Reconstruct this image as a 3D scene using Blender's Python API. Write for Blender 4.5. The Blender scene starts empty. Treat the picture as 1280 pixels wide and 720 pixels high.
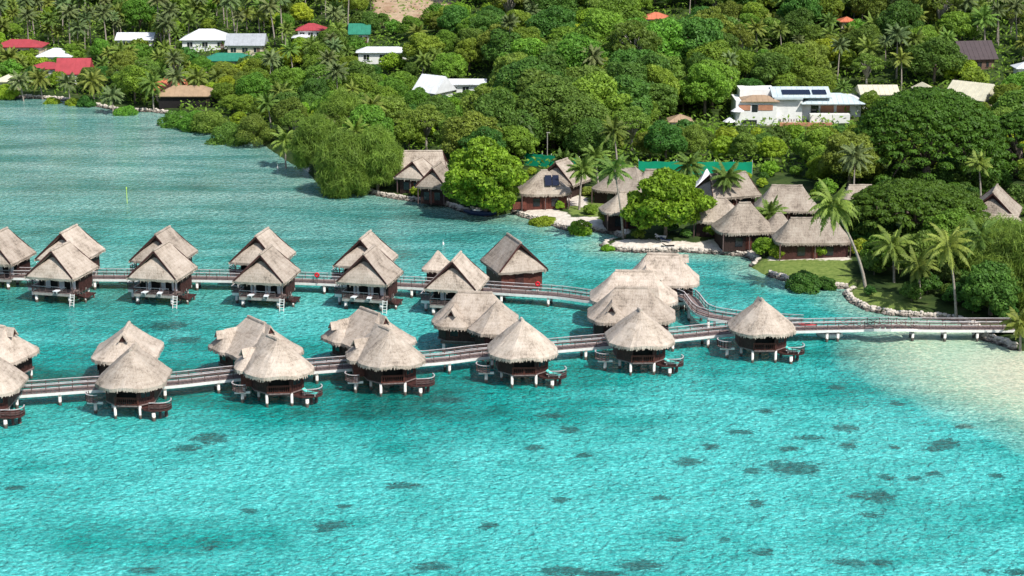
import bpy, math, random
import numpy as np
from mathutils import Vector, Matrix
R = math.radians
random.seed(7); np.random.seed(7)
scene = bpy.context.scene
COL = scene.collection

# ------------------------------------------------------------------ camera maths
FPX, PIT, CH = 2314.0, R(15.0), 72.0
def ray(x, y):
    u = (x-640)/FPX; v = (360-y)/FPX
    return Vector((u, math.cos(PIT)+v*math.sin(PIT), -math.sin(PIT)+v*math.cos(PIT)))
def U(x, y, z=0.0):                       # picture point -> world point on the level z
    d = ray(x, y); t = (z-CH)/d.z
    return Vector((d.x*t, d.y*t, z))
def atY(x, y, Y):                         # picture point -> world point at distance Y
    d = ray(x, y); t = Y/d.y
    return Vector((d.x*t, Y, CH+d.z*t))
def P(p):                                 # world -> picture
    X, Y, Z = p[0], p[1], p[2]-CH
    dep = Y*math.cos(PIT)-Z*math.sin(PIT)
    up = Y*math.sin(PIT)+Z*math.cos(PIT)
    return 640+FPX*X/dep, 360-FPX*up/dep

cam_d = bpy.data.cameras.new('camera'); cam = bpy.data.objects.new('camera', cam_d); COL.objects.link(cam)
cam.location = (0, 0, CH); cam.rotation_euler = (R(90)-PIT, 0, 0)
cam_d.sensor_width = 36; cam_d.lens = 36*FPX/1280; cam_d.clip_end = 20000; cam_d.clip_start = 1
scene.camera = cam

# ------------------------------------------------------------------ tags
def tag(o, label=None, cat=None, group=None, kind=None):
    if label: o['label'] = label
    if cat: o['category'] = cat
    if group: o['group'] = group
    if kind: o['kind'] = kind
    return o
def empty(name, loc=(0, 0, 0), rz=0.0, sc=1.0):
    o = bpy.data.objects.new(name, None); COL.objects.link(o)
    o.location = loc; o.rotation_euler = (0, 0, rz); o.scale = (sc, sc, sc); o.empty_display_size = 0.5
    return o
def copy_tree(o, parent=None):
    c = o.copy(); COL.objects.link(c); c.parent = parent
    for ch in list(o.children): copy_tree(ch, c)
    return c

# ------------------------------------------------------------------ mesh builder
class MB:
    def __init__(s): s.v = []; s.f = []; s.uv = {}
    def add(s, vs, fs):
        b = len(s.v); s.v.extend([tuple(p) for p in vs]); s.f.extend([tuple(b+i for i in f) for f in fs]); return b
    def box(s, c, size, rz=0.0):
        hx, hy, hz = size[0]/2, size[1]/2, size[2]/2; ca, sa = math.cos(rz), math.sin(rz)
        vs = []
        for dz in (-hz, hz):
            for dx, dy in ((-hx, -hy), (hx, -hy), (hx, hy), (-hx, hy)):
                vs.append((c[0]+dx*ca-dy*sa, c[1]+dx*sa+dy*ca, c[2]+dz))
        s.add(vs, [(3, 2, 1, 0), (4, 5, 6, 7), (0, 1, 5, 4), (1, 2, 6, 5), (2, 3, 7, 6), (3, 0, 4, 7)])
    def beam(s, p0, p1, w, h):
        p0 = Vector(p0); p1 = Vector(p1); d = (p1-p0)
        if d.length < 1e-6: return
        d.normalize(); up = Vector((0, 0, 1))
        if abs(d.z) > 0.98: up = Vector((0, 1, 0))
        r = d.cross(up).normalized(); u = r.cross(d).normalized()
        vs = []
        for p in (p0, p1):
            for a, b in ((-1, -1), (1, -1), (1, 1), (-1, 1)): vs.append(p+r*(a*w/2)+u*(b*h/2))
        s.add(vs, [(3, 2, 1, 0), (4, 5, 6, 7), (0, 1, 5, 4), (1, 2, 6, 5), (2, 3, 7, 6), (3, 0, 4, 7)])
    def tube(s, pts, rad, n=8, cap=True):
        pts = [Vector(p) for p in pts]; rings = []
        for i, p in enumerate(pts):
            d = (pts[min(i+1, len(pts)-1)]-pts[max(i-1, 0)]).normalized()
            a = Vector((1, 0, 0)) if abs(d.x) < .9 else Vector((0, 1, 0))
            r = d.cross(a).normalized(); u = r.cross(d)
            rr = rad[i] if isinstance(rad, (list, tuple)) else rad
            rings.append([p+(r*math.cos(2*math.pi*k/n)+u*math.sin(2*math.pi*k/n))*rr for k in range(n)])
        b = len(s.v)
        for rg in rings: s.v.extend([tuple(q) for q in rg])
        for i in range(len(rings)-1):
            for k in range(n):
                a0 = b+i*n+k; a1 = b+i*n+(k+1) % n
                s.f.append((a0, a1, a1+n, a0+n))
        if cap:
            s.f.append(tuple(b+k for k in range(n))[::-1]); s.f.append(tuple(b+(len(rings)-1)*n+k for k in range(n)))
    def prism(s, poly, z0, z1):
        n = len(poly); vs = [(p[0], p[1], z0) for p in poly]+[(p[0], p[1], z1) for p in poly]
        fs = [tuple(range(n))[::-1], tuple(range(n, 2*n))]+[(i, (i+1) % n, (i+1) % n+n, i+n) for i in range(n)]
        s.add(vs, fs)
    def blob(s, c, r, jit=0.2, sq=(1, 1, 1), rs=None):
        rs = rs or random
        ph = (1+5**.5)/2
        vs = [(-1, ph, 0), (1, ph, 0), (-1, -ph, 0), (1, -ph, 0), (0, -1, ph), (0, 1, ph), (0, -1, -ph), (0, 1, -ph), (ph, 0, -1), (ph, 0, 1), (-ph, 0, -1), (-ph, 0, 1)]
        fs = [(0, 11, 5), (0, 5, 1), (0, 1, 7), (0, 7, 10), (0, 10, 11), (1, 5, 9), (5, 11, 4), (11, 10, 2), (10, 7, 6), (7, 1, 8), (3, 9, 4), (3, 4, 2), (3, 2, 6), (3, 6, 8), (3, 8, 9), (4, 9, 5), (2, 4, 11), (6, 2, 10), (8, 6, 7), (9, 8, 1)]
        a = rs.random()*6.28; ca, sa = math.cos(a), math.sin(a)
        out = []
        for p in vs:
            q = r/1.9*(1+rs.uniform(-jit, jit)); x, y, z = p[0]*q*sq[0], p[1]*q*sq[1], p[2]*q*sq[2]
            out.append((c[0]+x*ca-y*sa, c[1]+x*sa+y*ca, c[2]+z))
        s.add(out, fs)
    def build(s, name, mat, parent=None, smooth=False, loc=None):
        me = bpy.data.meshes.new(name); me.from_pydata(s.v, [], s.f); me.materials.append(mat)
        if s.uv:
            at = me.attributes.new('tuv', 'FLOAT_VECTOR', 'POINT')
            a = np.zeros((len(s.v), 3), dtype=np.float32)
            for k, val in s.uv.items(): a[k] = val
            at.data.foreach_set('vector', a.ravel())
        if smooth: me.polygons.foreach_set('use_smooth', [True]*len(me.polygons))
        me.update()
        o = bpy.data.objects.new(name, me); COL.objects.link(o); o.parent = parent
        if loc: o.location = loc
        return o
def np_mesh(name, V, Q, mat, parent=None):
    me = bpy.data.meshes.new(name); n = len(Q); k = Q.shape[1]
    me.vertices.add(len(V)); me.vertices.foreach_set('co', V.astype(np.float32).ravel())
    me.loops.add(n*k); me.loops.foreach_set('vertex_index', Q.astype(np.int32).ravel())
    me.polygons.add(n); me.polygons.foreach_set('loop_start', np.arange(0, n*k, k, dtype=np.int32))
    me.polygons.foreach_set('loop_total', np.full(n, k, dtype=np.int32))
    me.materials.append(mat); me.update(); me.validate()
    o = bpy.data.objects.new(name, me); COL.objects.link(o); o.parent = parent
    return o

# ------------------------------------------------------------------ materials
MATS = {}
def nt(name):
    m = bpy.data.materials.new(name); m.use_nodes = True; t = m.node_tree
    b = t.nodes['Principled BSDF']; MATS[name] = m
    return m, t, b
def N(t, kind, **kw):
    n = t.nodes.new(kind)
    for k, v in kw.items():
        if k.startswith('i_'): n.inputs[k[2:].replace('_', ' ')].default_value = v
        else: setattr(n, k, v)
    return n
def ramp(t, stops):
    n = t.nodes.new('ShaderNodeValToRGB'); e = n.color_ramp.elements
    while len(e) < len(stops): e.new(0.5)
    for i, (p, c) in enumerate(stops): e[i].position = p; e[i].color = (*c, 1) if len(c) == 3 else c
    return n
def basic(name, c, rough=.7, var=.25, scale=2.0, bump=.0, bscale=20, spec=.3, metal=0, rnd=0.0):
    m, t, b = nt(name); L = t.links
    tc = N(t, 'ShaderNodeTexCoord'); no = N(t, 'ShaderNodeTexNoise'); no.inputs['Scale'].default_value = scale; no.inputs['Detail'].default_value = 5
    L.new(tc.outputs['Object'], no.inputs['Vector'])
    lo = tuple(x*(1-var) for x in c); hi = tuple(min(1, x*(1+var)) for x in c)
    rp = ramp(t, [(.3, lo), (.7, hi)]); L.new(no.outputs['Fac'], rp.inputs['Fac'])
    out = rp.outputs['Color']
    if rnd:
        oi = N(t, 'ShaderNodeObjectInfo'); mr = N(t, 'ShaderNodeMapRange'); mr.inputs['To Min'].default_value = 1-rnd; mr.inputs['To Max'].default_value = 1+rnd
        L.new(oi.outputs['Random'], mr.inputs['Value'])
        hs = N(t, 'ShaderNodeHueSaturation'); L.new(out, hs.inputs['Color']); L.new(mr.outputs['Result'], hs.inputs['Value']); out = hs.outputs['Color']
    L.new(out, b.inputs['Base Color'])
    b.inputs['Roughness'].default_value = rough; b.inputs['Specular IOR Level'].default_value = spec; b.inputs['Metallic'].default_value = metal
    if bump:
        n2 = N(t, 'ShaderNodeTexNoise'); n2.inputs['Scale'].default_value = bscale; n2.inputs['Detail'].default_value = 6
        L.new(tc.outputs['Object'], n2.inputs['Vector'])
        bp = N(t, 'ShaderNodeBump'); bp.inputs['Strength'].default_value = bump; bp.inputs['Distance'].default_value = .1
        L.new(n2.outputs['Fac'], bp.inputs['Height']); L.new(bp.outputs['Normal'], b.inputs['Normal'])
    return m

def thatch_mat(name, c0, c1, c2):
    m, t, b = nt(name); L = t.links
    at = N(t, 'ShaderNodeAttribute', attribute_name='tuv')
    mp = N(t, 'ShaderNodeMapping'); mp.inputs['Scale'].default_value = (9, .8, 1); L.new(at.outputs['Vector'], mp.inputs['Vector'])
    n1 = N(t, 'ShaderNodeTexNoise'); n1.inputs['Scale'].default_value = 1.0; n1.inputs['Detail'].default_value = 5; n1.inputs['Roughness'].default_value = .7; L.new(mp.outputs['Vector'], n1.inputs['Vector'])
    tc = N(t, 'ShaderNodeTexCoord'); oi = N(t, 'ShaderNodeObjectInfo')
    ad = N(t, 'ShaderNodeVectorMath', operation='ADD'); L.new(tc.outputs['Object'], ad.inputs[0]); L.new(oi.outputs['Location'], ad.inputs[1])
    n2 = N(t, 'ShaderNodeTexNoise'); n2.inputs['Scale'].default_value = .5; n2.inputs['Detail'].default_value = 8; n2.inputs['Roughness'].default_value = .72; L.new(ad.outputs[0], n2.inputs['Vector'])
    n3 = N(t, 'ShaderNodeTexNoise'); n3.inputs['Scale'].default_value = 7; n3.inputs['Detail'].default_value = 4; L.new(tc.outputs['Object'], n3.inputs['Vector'])
    # courses of thatch down the slope
    sx = N(t, 'ShaderNodeSeparateXYZ'); L.new(at.outputs['Vector'], sx.inputs[0])
    ml = N(t, 'ShaderNodeMath', operation='MULTIPLY_ADD'); L.new(n1.outputs['Fac'], ml.inputs[0]); ml.inputs[1].default_value = .35; L.new(sx.outputs['Y'], ml.inputs[2])
    dv = N(t, 'ShaderNodeMath', operation='DIVIDE'); L.new(ml.outputs[0], dv.inputs[0]); dv.inputs[1].default_value = .55
    fr = N(t, 'ShaderNodeMath', operation='FRACT'); L.new(dv.outputs[0], fr.inputs[0])
    a1 = N(t, 'ShaderNodeMath', operation='MULTIPLY_ADD'); L.new(n1.outputs['Fac'], a1.inputs[0]); a1.inputs[1].default_value = .6; L.new(n2.outputs['Fac'], a1.inputs[2])
    a2 = N(t, 'ShaderNodeMath', operation='MULTIPLY_ADD'); L.new(n3.outputs['Fac'], a2.inputs[0]); a2.inputs[1].default_value = .35; L.new(a1.outputs[0], a2.inputs[2])
    a3 = N(t, 'ShaderNodeMath', operation='MULTIPLY_ADD'); L.new(fr.outputs[0], a3.inputs[0]); a3.inputs[1].default_value = .07; L.new(a2.outputs[0], a3.inputs[2])
    sc_ = N(t, 'ShaderNodeMath', operation='MULTIPLY'); L.new(a3.outputs[0], sc_.inputs[0]); sc_.inputs[1].default_value = .72
    rp = ramp(t, [(.58, c0), (.69, c1), (.86, c2)]); L.new(sc_.outputs[0], rp.inputs['Fac'])
    mr = N(t, 'ShaderNodeMapRange'); mr.inputs['To Min'].default_value = .84; mr.inputs['To Max'].default_value = 1.16; L.new(oi.outputs['Random'], mr.inputs['Value'])
    hs = N(t, 'ShaderNodeHueSaturation'); L.new(rp.outputs['Color'], hs.inputs['Color']); L.new(mr.outputs['Result'], hs.inputs['Value'])
    L.new(hs.outputs['Color'], b.inputs['Base Color']); b.inputs['Roughness'].default_value = .95; b.inputs['Specular IOR Level'].default_value = .1
    bp = N(t, 'ShaderNodeBump'); bp.inputs['Strength'].default_value = .8; bp.inputs['Distance'].default_value = .12
    L.new(a3.outputs[0], bp.inputs['Height']); L.new(bp.outputs['Normal'], b.inputs['Normal'])
    return m
THATCH = thatch_mat('thatch', (.180, .150, .122), (.388, .322, .262), (.53, .455, .385))
THATCHG = thatch_mat('garden_thatch', (.14, .115, .092), (.31, .258, .208), (.43, .375, .310))
WOOD = basic('dark_red_wood', (.055, .021, .018), .6, .45, 3, .3, 12, rnd=.2)
WOODRED = basic('red_brown_wood', (.115, .034, .023), .6, .35, 4, .3, 14, rnd=.2)
DECK = basic('weathered_deck', (.21, .155, .145), .7, .3, 5, .3, 14)
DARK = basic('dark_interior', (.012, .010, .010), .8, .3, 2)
WHITE = basic('white_paint', (.72, .71, .68), .5, .1, 2, .1, 10)
CONC = basic('pale_concrete', (.30, .285, .26), .8, .22, 2.5, .3, 8)
RAIL = basic('rail_wood', (.115, .076, .070), .6, .4, 3)
RAILTOP = basic('pale_rail_top', (.50, .46, .46), .5, .25, 1.2)
CURT = basic('white_cloth', (.70, .70, .72), .8, .1, 3)
TURQ = basic('turquoise_cushion', (.10, .52, .46), .8, .1, 3)
REDP = basic('red_plastic', (.60, .015, .03), .4, .1, 3)
YEL = basic('yellow_green_paint', (.50, .70, .12), .5, .1, 3)
NAVY = basic('navy_hull', (.02, .035, .09), .3, .2, 2)
GLASS = basic('dark_glass', (.02, .025, .03), .12, .1, 2, spec=.6)
SOLAR = basic('solar_glass', (.012, .016, .035), .15, .1, 2, spec=.6)
GREENNET = basic('green_windscreen_net', (.0, .27, .14), .8, .15, .6)
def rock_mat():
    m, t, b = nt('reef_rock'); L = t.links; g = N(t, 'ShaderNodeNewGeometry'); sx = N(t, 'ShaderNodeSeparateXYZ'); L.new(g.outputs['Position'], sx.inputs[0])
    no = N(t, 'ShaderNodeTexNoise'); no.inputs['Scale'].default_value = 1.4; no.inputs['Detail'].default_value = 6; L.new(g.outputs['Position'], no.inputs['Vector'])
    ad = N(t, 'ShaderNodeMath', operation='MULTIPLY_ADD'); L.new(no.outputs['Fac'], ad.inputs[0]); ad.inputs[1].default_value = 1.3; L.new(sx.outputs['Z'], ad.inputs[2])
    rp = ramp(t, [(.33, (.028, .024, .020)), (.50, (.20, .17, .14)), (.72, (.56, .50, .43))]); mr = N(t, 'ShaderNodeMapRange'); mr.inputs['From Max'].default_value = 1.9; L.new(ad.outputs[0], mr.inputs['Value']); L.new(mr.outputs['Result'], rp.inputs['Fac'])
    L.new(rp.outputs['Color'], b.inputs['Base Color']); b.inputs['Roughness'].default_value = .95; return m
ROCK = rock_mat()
BARK = basic('pale_bark', (.17, .135, .105), .9, .35, 2, .4, 10)
PBARK = basic('palm_bark', (.30, .26, .22), .9, .3, 3, .4, 12)
PILE = None
def piling_mat():
    m, t, b = nt('white_piling'); L = t.links
    g = N(t, 'ShaderNodeNewGeometry'); sx = N(t, 'ShaderNodeSeparateXYZ'); L.new(g.outputs['Position'], sx.inputs[0])
    no = N(t, 'ShaderNodeTexNoise'); no.inputs['Scale'].default_value = 2.0; L.new(g.outputs['Position'], no.inputs['Vector'])
    ad = N(t, 'ShaderNodeMath', operation='MULTIPLY_ADD'); L.new(no.outputs['Fac'], ad.inputs[0]); ad.inputs[1].default_value = -.5; L.new(sx.outputs['Z'], ad.inputs[2])
    rp = ramp(t, [(.0, (.05, .045, .035)), (.18, (.16, .14, .11)), (.26, (.68, .66, .62))]); L.new(ad.outputs[0], rp.inputs['Fac'])
    L.new(rp.outputs['Color'], b.inputs['Base Color']); b.inputs['Roughness'].default_value = .7
    return m
PILE = piling_mat()

def leaf_mat(name, c, var=.35, trans=.25, rnd=.22, hue=.03):
    m = bpy.data.materials.new(name); m.use_nodes = True; t = m.node_tree; L = t.links; t.nodes.clear()
    out = N(t, 'ShaderNodeOutputMaterial')
    tc = N(t, 'ShaderNodeTexCoord'); no = N(t, 'ShaderNodeTexNoise'); no.inputs['Scale'].default_value = .55; no.inputs['Detail'].default_value = 8; no.inputs['Roughness'].default_value = .75
    L.new(tc.outputs['Object'], no.inputs['Vector'])
    lo = tuple(x*(1-var) for x in c); hi = (c[0]*(1+var*1.5), c[1]*(1+var), c[2]*(1+var*.6))
    rp = ramp(t, [(.36, lo), (.64, hi)]); L.new(no.outputs['Fac'], rp.inputs['Fac'])
    oi = N(t, 'ShaderNodeObjectInfo')
    mr = N(t, 'ShaderNodeMapRange'); mr.inputs['To Min'].default_value = 1-rnd; mr.inputs['To Max'].default_value = 1+rnd; L.new(oi.outputs['Random'], mr.inputs['Value'])
    wn = N(t, 'ShaderNodeTexWhiteNoise', noise_dimensions='1D'); L.new(oi.outputs['Random'], wn.inputs['W'])
    m2 = N(t, 'ShaderNodeMapRange'); m2.inputs['To Min'].default_value = .5-hue; m2.inputs['To Max'].default_value = .5+hue; L.new(wn.outputs['Value'], m2.inputs['Value'])
    hs = N(t, 'ShaderNodeHueSaturation'); L.new(rp.outputs['Color'], hs.inputs['Color']); L.new(mr.outputs['Result'], hs.inputs['Value']); L.new(m2.outputs['Result'], hs.inputs['Hue'])
    pb = N(t, 'ShaderNodeBsdfPrincipled'); pb.inputs['Roughness'].default_value = .55; pb.inputs['Specular IOR Level'].default_value = .2; L.new(hs.outputs['Color'], pb.inputs['Base Color'])
    tr = N(t, 'ShaderNodeBsdfTranslucent'); hs2 = N(t, 'ShaderNodeHueSaturation'); hs2.inputs['Value'].default_value = 1.5; hs2.inputs['Hue'].default_value = .485
    L.new(hs.outputs['Color'], hs2.inputs['Color']); L.new(hs2.outputs['Color'], tr.inputs['Color'])
    mx = N(t, 'ShaderNodeMixShader'); mx.inputs[0].default_value = trans; L.new(pb.outputs[0], mx.inputs[1]); L.new(tr.outputs[0], mx.inputs[2])
    L.new(mx.outputs[0], out.inputs['Surface'])
    return m
LEAF = {
 'mid': leaf_mat('leaf_mid', (.150, .280, .036), trans=.35), 'dark': leaf_mat('leaf_dark', (.086, .188, .034), trans=.32),
 'olive': leaf_mat('leaf_olive', (.150, .245, .042), trans=.35), 'lime': leaf_mat('leaf_lime', (.225, .370, .032), trans=.35),
 'rain': leaf_mat('leaf_rain', (.066, .138, .016), rnd=.05), 'almond': leaf_mat('leaf_almond', (.160, .300, .026), var=.55, rnd=.08, hue=.004, trans=.3),
 'casu': leaf_mat('needle_casuarina', (.155, .270, .046), var=.45, trans=.35, rnd=.1, hue=.006), 'palm': leaf_mat('palm_frond', (.180, .275, .058), var=.35, trans=.35),
 'gray': leaf_mat('palm_frond_greyish', (.160, .230, .090), var=.3, trans=.3)}

# ------------------------------------------------------------------ shoreline and terrain
shore_px = [(-700, 112), (-300, 118), (-60, 121), (0, 122), (40, 123), (75, 125), (100, 128), (120, 133), (150, 139), (190, 140), (212, 143), (225, 150), (240, 156), (262, 160),
 (280, 170), (322, 175), (340, 188), (362, 203), (385, 214), (398, 230), (430, 236), (455, 240), (478, 246), (505, 250), (535, 254), (562, 259), (588, 268), (612, 271),
 (640, 266), (655, 272), (680, 278), (702, 286), (716, 289), (742, 289), (768, 293), (778, 298), (764, 302), (753, 307), (758, 313), (800, 316), (850, 315), (900, 318), (933, 321), (946, 327),
 (939, 334), (960, 345), (985, 352), (997, 357), (1035, 360), (1062, 361), (1076, 361), (1064, 364), (1056, 368), (1064, 378), (1084, 388), (1112, 394), (1150, 397), (1195, 400), (1212, 408), (1228, 424), (1250, 431), (1268, 437), (1300, 442), (1400, 452), (1700, 470), (2400, 500)]
shore = [U(x, y) for x, y in shore_px]
S2 = np.array([(p.x, p.y) for p in shore])
land_poly = np.vstack([S2, [[900, 250], [6000, 250], [6000, 9000], [-6000, 9000], [-6000, S2[0, 1]]]])
def seg_dist(px, py, A):
    d = np.full(px.shape, 1e9)
    for i in range(len(A)-1):
        ax, ay = A[i]; bx, by = A[i+1]; vx, vy = bx-ax, by-ay; L2 = vx*vx+vy*vy+1e-9
        t = np.clip(((px-ax)*vx+(py-ay)*vy)/L2, 0, 1)
        d = np.minimum(d, np.hypot(px-ax-t*vx, py-ay-t*vy))
    return d
def inside(px, py, A):
    c = np.zeros(px.shape, bool); n = len(A); j = n-1
    for i in range(n):
        xi, yi = A[i]; xj, yj = A[j]
        cond = ((yi > py) != (yj > py)) & (px < (xj-xi)*(py-yi)/((yj-yi) if yj != yi else 1e-9)+xi)
        c ^= cond; j = i
    return c
def sdist(px, py):
    px = np.asarray(px, float); py = np.asarray(py, float)
    d = seg_dist(px, py, S2); return np.where(inside(px, py, land_poly), d, -d)
FX = [-400, -170, -110, -60, -20, 30, 70, 110, 250, 600]; FY = [470, 462, 470, 452, 425, 402, 388, 378, 372, 365]
def hgt(px, py):
    px = np.asarray(px, float); py = np.asarray(py, float); sd = sdist(px, py)
    z = np.where(sd > 0, .9*np.clip(sd/1.2, 0, 1)+.5*np.clip((sd-1)/12, 0, 1), np.maximum(-3.5, sd*.5))
    e = np.maximum(0, py-np.interp(px, FX, FY))
    z = z+.165*e*np.clip(e/25, .3, 1)+np.clip(e-200, 0, 3000)*.12
    z = z+np.clip(e/60, 0, 1)*2.0*np.sin(px*.045+py*.02)+np.clip(e/60, 0, 6)*1.6*np.sin(px*.017-py*.011)
    return np.where(sd > 0, z, np.minimum(z, -.02))
def gz(x, y): return float(hgt(np.array([x]), np.array([y]))[0])
def T(x, y, dh=0.0):                      # picture point -> world point that is dh above the terrain
    d = ray(x, y); ts = np.linspace(150, 900, 1500)/d.y
    X = d.x*ts; Y = d.y*ts; Z = CH+d.z*ts
    h = hgt(X, Y)+dh; k = np.argmax(Z <= h)
    return Vector((X[k], Y[k], float(h[k]-dh)))

def pxpoly(pts, z=1.0): return np.array([(U(x, y, z).x, U(x, y, z).y) for x, y in pts])
def soft(px, py, poly, w=1.5):
    d = seg_dist(px, py, np.vstack([poly, poly[:1]])); s = np.where(inside(px, py, poly), d, -d)
    return np.clip(.5+s/w, 0, 1)
sand_polys = [pxpoly(p) for p in [
 [(640, 262), (660, 258), (700, 262), (715, 272), (745, 272), (775, 280), (790, 288), (770, 295), (740, 292), (712, 290), (690, 284), (655, 274), (640, 270)],
 [(752, 306), (775, 299), (820, 300), (870, 303), (915, 296), (935, 300), (950, 318), (940, 328), (900, 320), (850, 318), (760, 318)],
 [(455, 236), (500, 243), (560, 252), (600, 266), (560, 262), (500, 252), (455, 243)], [(362, 201), (384, 205), (386, 211), (366, 206)],
 [(700, 240), (735, 250), (735, 262), (700, 256)], [(960, 318), (1000, 320), (1060, 322), (1065, 328), (1000, 326), (960, 326)]]]
lawn_polys = [pxpoly(p) for p in [
 [(940, 325), (1000, 320), (1062, 324), (1070, 362), (1000, 358), (985, 352), (938, 334)], [(1056, 366), (1075, 357), (1132, 370), (1150, 392), (1112, 394), (1080, 388)],  # lawn colour only on the sunlit strips; shaded lawn painted as dark ground
 [(700, 232), (780, 240), (800, 262), (760, 276), (715, 268)], [(600, 150), (655, 168), (655, 176), (600, 172)]]]
earth_polys = [pxpoly(p, 13) for p in [[(455, -30), (640, -30), (625, 8), (560, 20), (520, 34), (470, 30)], [(680, -10), (740, -10), (740, 16), (690, 16)]]]
def axis(lo, hi, a, b, fine):
    xs = list(np.arange(a, b+.01, fine)); s = fine; x = b
    while x < hi: s *= 1.25; x += s; xs.append(x)
    s = fine; x = a; pre = []
    while x > lo: s *= 1.25; x -= s; pre.append(x)
    return np.array(pre[::-1]+xs)
def grid(name, xs, ys, zf, mat):
    X, Y = np.meshgrid(xs, ys); Z = zf(X, Y); V = np.stack([X.ravel(), Y.ravel(), Z.ravel()], 1)
    nx, ny = len(xs), len(ys); i = np.arange(nx-1)[None, :]+np.arange(ny-1)[:, None]*nx
    Q = np.stack([i, i+1, i+1+nx, i+nx], -1).reshape(-1, 4)
    o = np_mesh(name, V, Q, mat); o.data.polygons.foreach_set('use_smooth', [True]*len(Q)); return o, X.ravel(), Y.ravel()
def attr(o, name, a):
    at = o.data.attributes.new(name, 'FLOAT', 'POINT'); at.data.foreach_set('value', a.astype(np.float32))

def ground_mat():
    m, t, b = nt('ground'); L = t.links
    tc = N(t, 'ShaderNodeTexCoord')
    def noise(s, d=6):
        n = N(t, 'ShaderNodeTexNoise'); n.inputs['Scale'].default_value = s; n.inputs['Detail'].default_value = d; L.new(tc.outputs['Object'], n.inputs['Vector']); return n
    a, c = noise(.25), noise(1.5)
    base = ramp(t, [(.35, (.020, .040, .012)), (.6, (.055, .085, .022)), (.75, (.11, .10, .05))]); L.new(a.outputs['Fac'], base.inputs['Fac'])
    lawn = ramp(t, [(.3, (.095, .15, .030)), (.7, (.20, .25, .065))]); L.new(c.outputs['Fac'], lawn.inputs['Fac'])
    sand = ramp(t, [(.3, (.50, .44, .37)), (.7, (.70, .64, .56))]); L.new(c.outputs['Fac'], sand.inputs['Fac'])
    earth = ramp(t, [(.35, (.34, .22, .14)), (.55, (.46, .34, .23)), (.7, (.17, .19, .06))]); L.new(a.outputs['Fac'], earth.inputs['Fac'])
    col = base.outputs['Color']
    for nm, rp in (('lawn', lawn), ('earth', earth), ('sand', sand)):
        at = N(t, 'ShaderNodeAttribute', attribute_name=nm)
        ma = N(t, 'ShaderNodeMath', operation='MULTIPLY_ADD'); L.new(c.outputs['Fac'], ma.inputs[0]); ma.inputs[1].default_value = .9; L.new(at.outputs['Fac'], ma.inputs[2])
        mr = N(t, 'ShaderNodeMapRange'); mr.inputs['From Min'].default_value = .85; mr.inputs['From Max'].default_value = 1.05; L.new(ma.outputs[0], mr.inputs['Value'])
        mx = N(t, 'ShaderNodeMix', data_type='RGBA'); L.new(mr.outputs['Result'], mx.inputs['Factor']); L.new(col, mx.inputs['A']); L.new(rp.outputs['Color'], mx.inputs['B']); col = mx.outputs['Result']
    L.new(col, b.inputs['Base Color']); b.inputs['Roughness'].default_value = .95; b.inputs['Specular IOR Level'].default_value = .1
    bp = N(t, 'ShaderNodeBump'); bp.inputs['Strength'].default_value = .5; bp.inputs['Distance'].default_value = .3; L.new(c.outputs['Fac'], bp.inputs['Height']); L.new(bp.outputs['Normal'], b.inputs['Normal'])
    return m
xs = axis(-4000, 4000, -170, 150, 1.6); ys = axis(-500, 6000, 225, 580, 1.6)
land, LX, LY = grid('ground', xs, ys, hgt, ground_mat()); tag(land, kind='structure')
attr(land, 'sand', np.max([soft(LX, LY, p) for p in sand_polys], 0)); attr(land, 'lawn', np.max([soft(LX, LY, p) for p in lawn_polys], 0))
attr(land, 'earth', np.max([soft(LX, LY, p, 4) for p in earth_polys], 0))

# ------------------------------------------------------------------ water
reef_px = [(703, 714, 30, 6), (800, 707, 30, 7), (740, 717, 40, 4), (415, 657, 22, 5), (405, 662, 10, 4), (992, 585, 36, 8), (940, 588, 12, 4), (1057, 535, 16, 4), (1100, 621, 20, 7), (1088, 643, 13, 4), (953, 690, 14, 5),
 (1180, 555, 20, 5), (1188, 551, 8, 4), (1168, 562, 14, 3), (845, 674, 14, 3), (905, 675, 9, 3), (945, 629, 10, 5), (1100, 703, 13, 5), (1060, 703, 22, 5), (1233, 713, 10, 3), (1270, 715, 14, 4), (712, 537, 14, 4), (668, 560, 12, 3),
 (730, 569, 10, 4), (888, 559, 12, 4), (925, 540, 18, 3), (862, 577, 20, 5), (1108, 597, 10, 4), (1145, 598, 12, 3), (1170, 592, 14, 3), (1245, 595, 10, 3), (1060, 557, 12, 4), (1010, 547, 22, 3), (957, 514, 12, 3), (1045, 484, 12, 3),
 (1122, 504, 10, 3), (262, 548, 24, 6), (235, 560, 20, 4), (20, 610, 14, 3), (262, 685, 9, 4), (185, 712, 20, 4), (310, 638, 12, 3), (505, 607, 22, 4),
 (430, 633, 10, 3), (610, 658, 10, 5), (540, 708, 24, 5), (700, 625, 12, 4), (825, 622, 14, 3), (1205, 533, 12, 3), (987, 561, 14, 3), (1070, 620, 10, 4), (1118, 559, 8, 3),
 (210, 407, 26, 5), (232, 425, 20, 4), (300, 436, 18, 3), (640, 470, 20, 4), (560, 500, 20, 3), (690, 520, 16, 3)]
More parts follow.
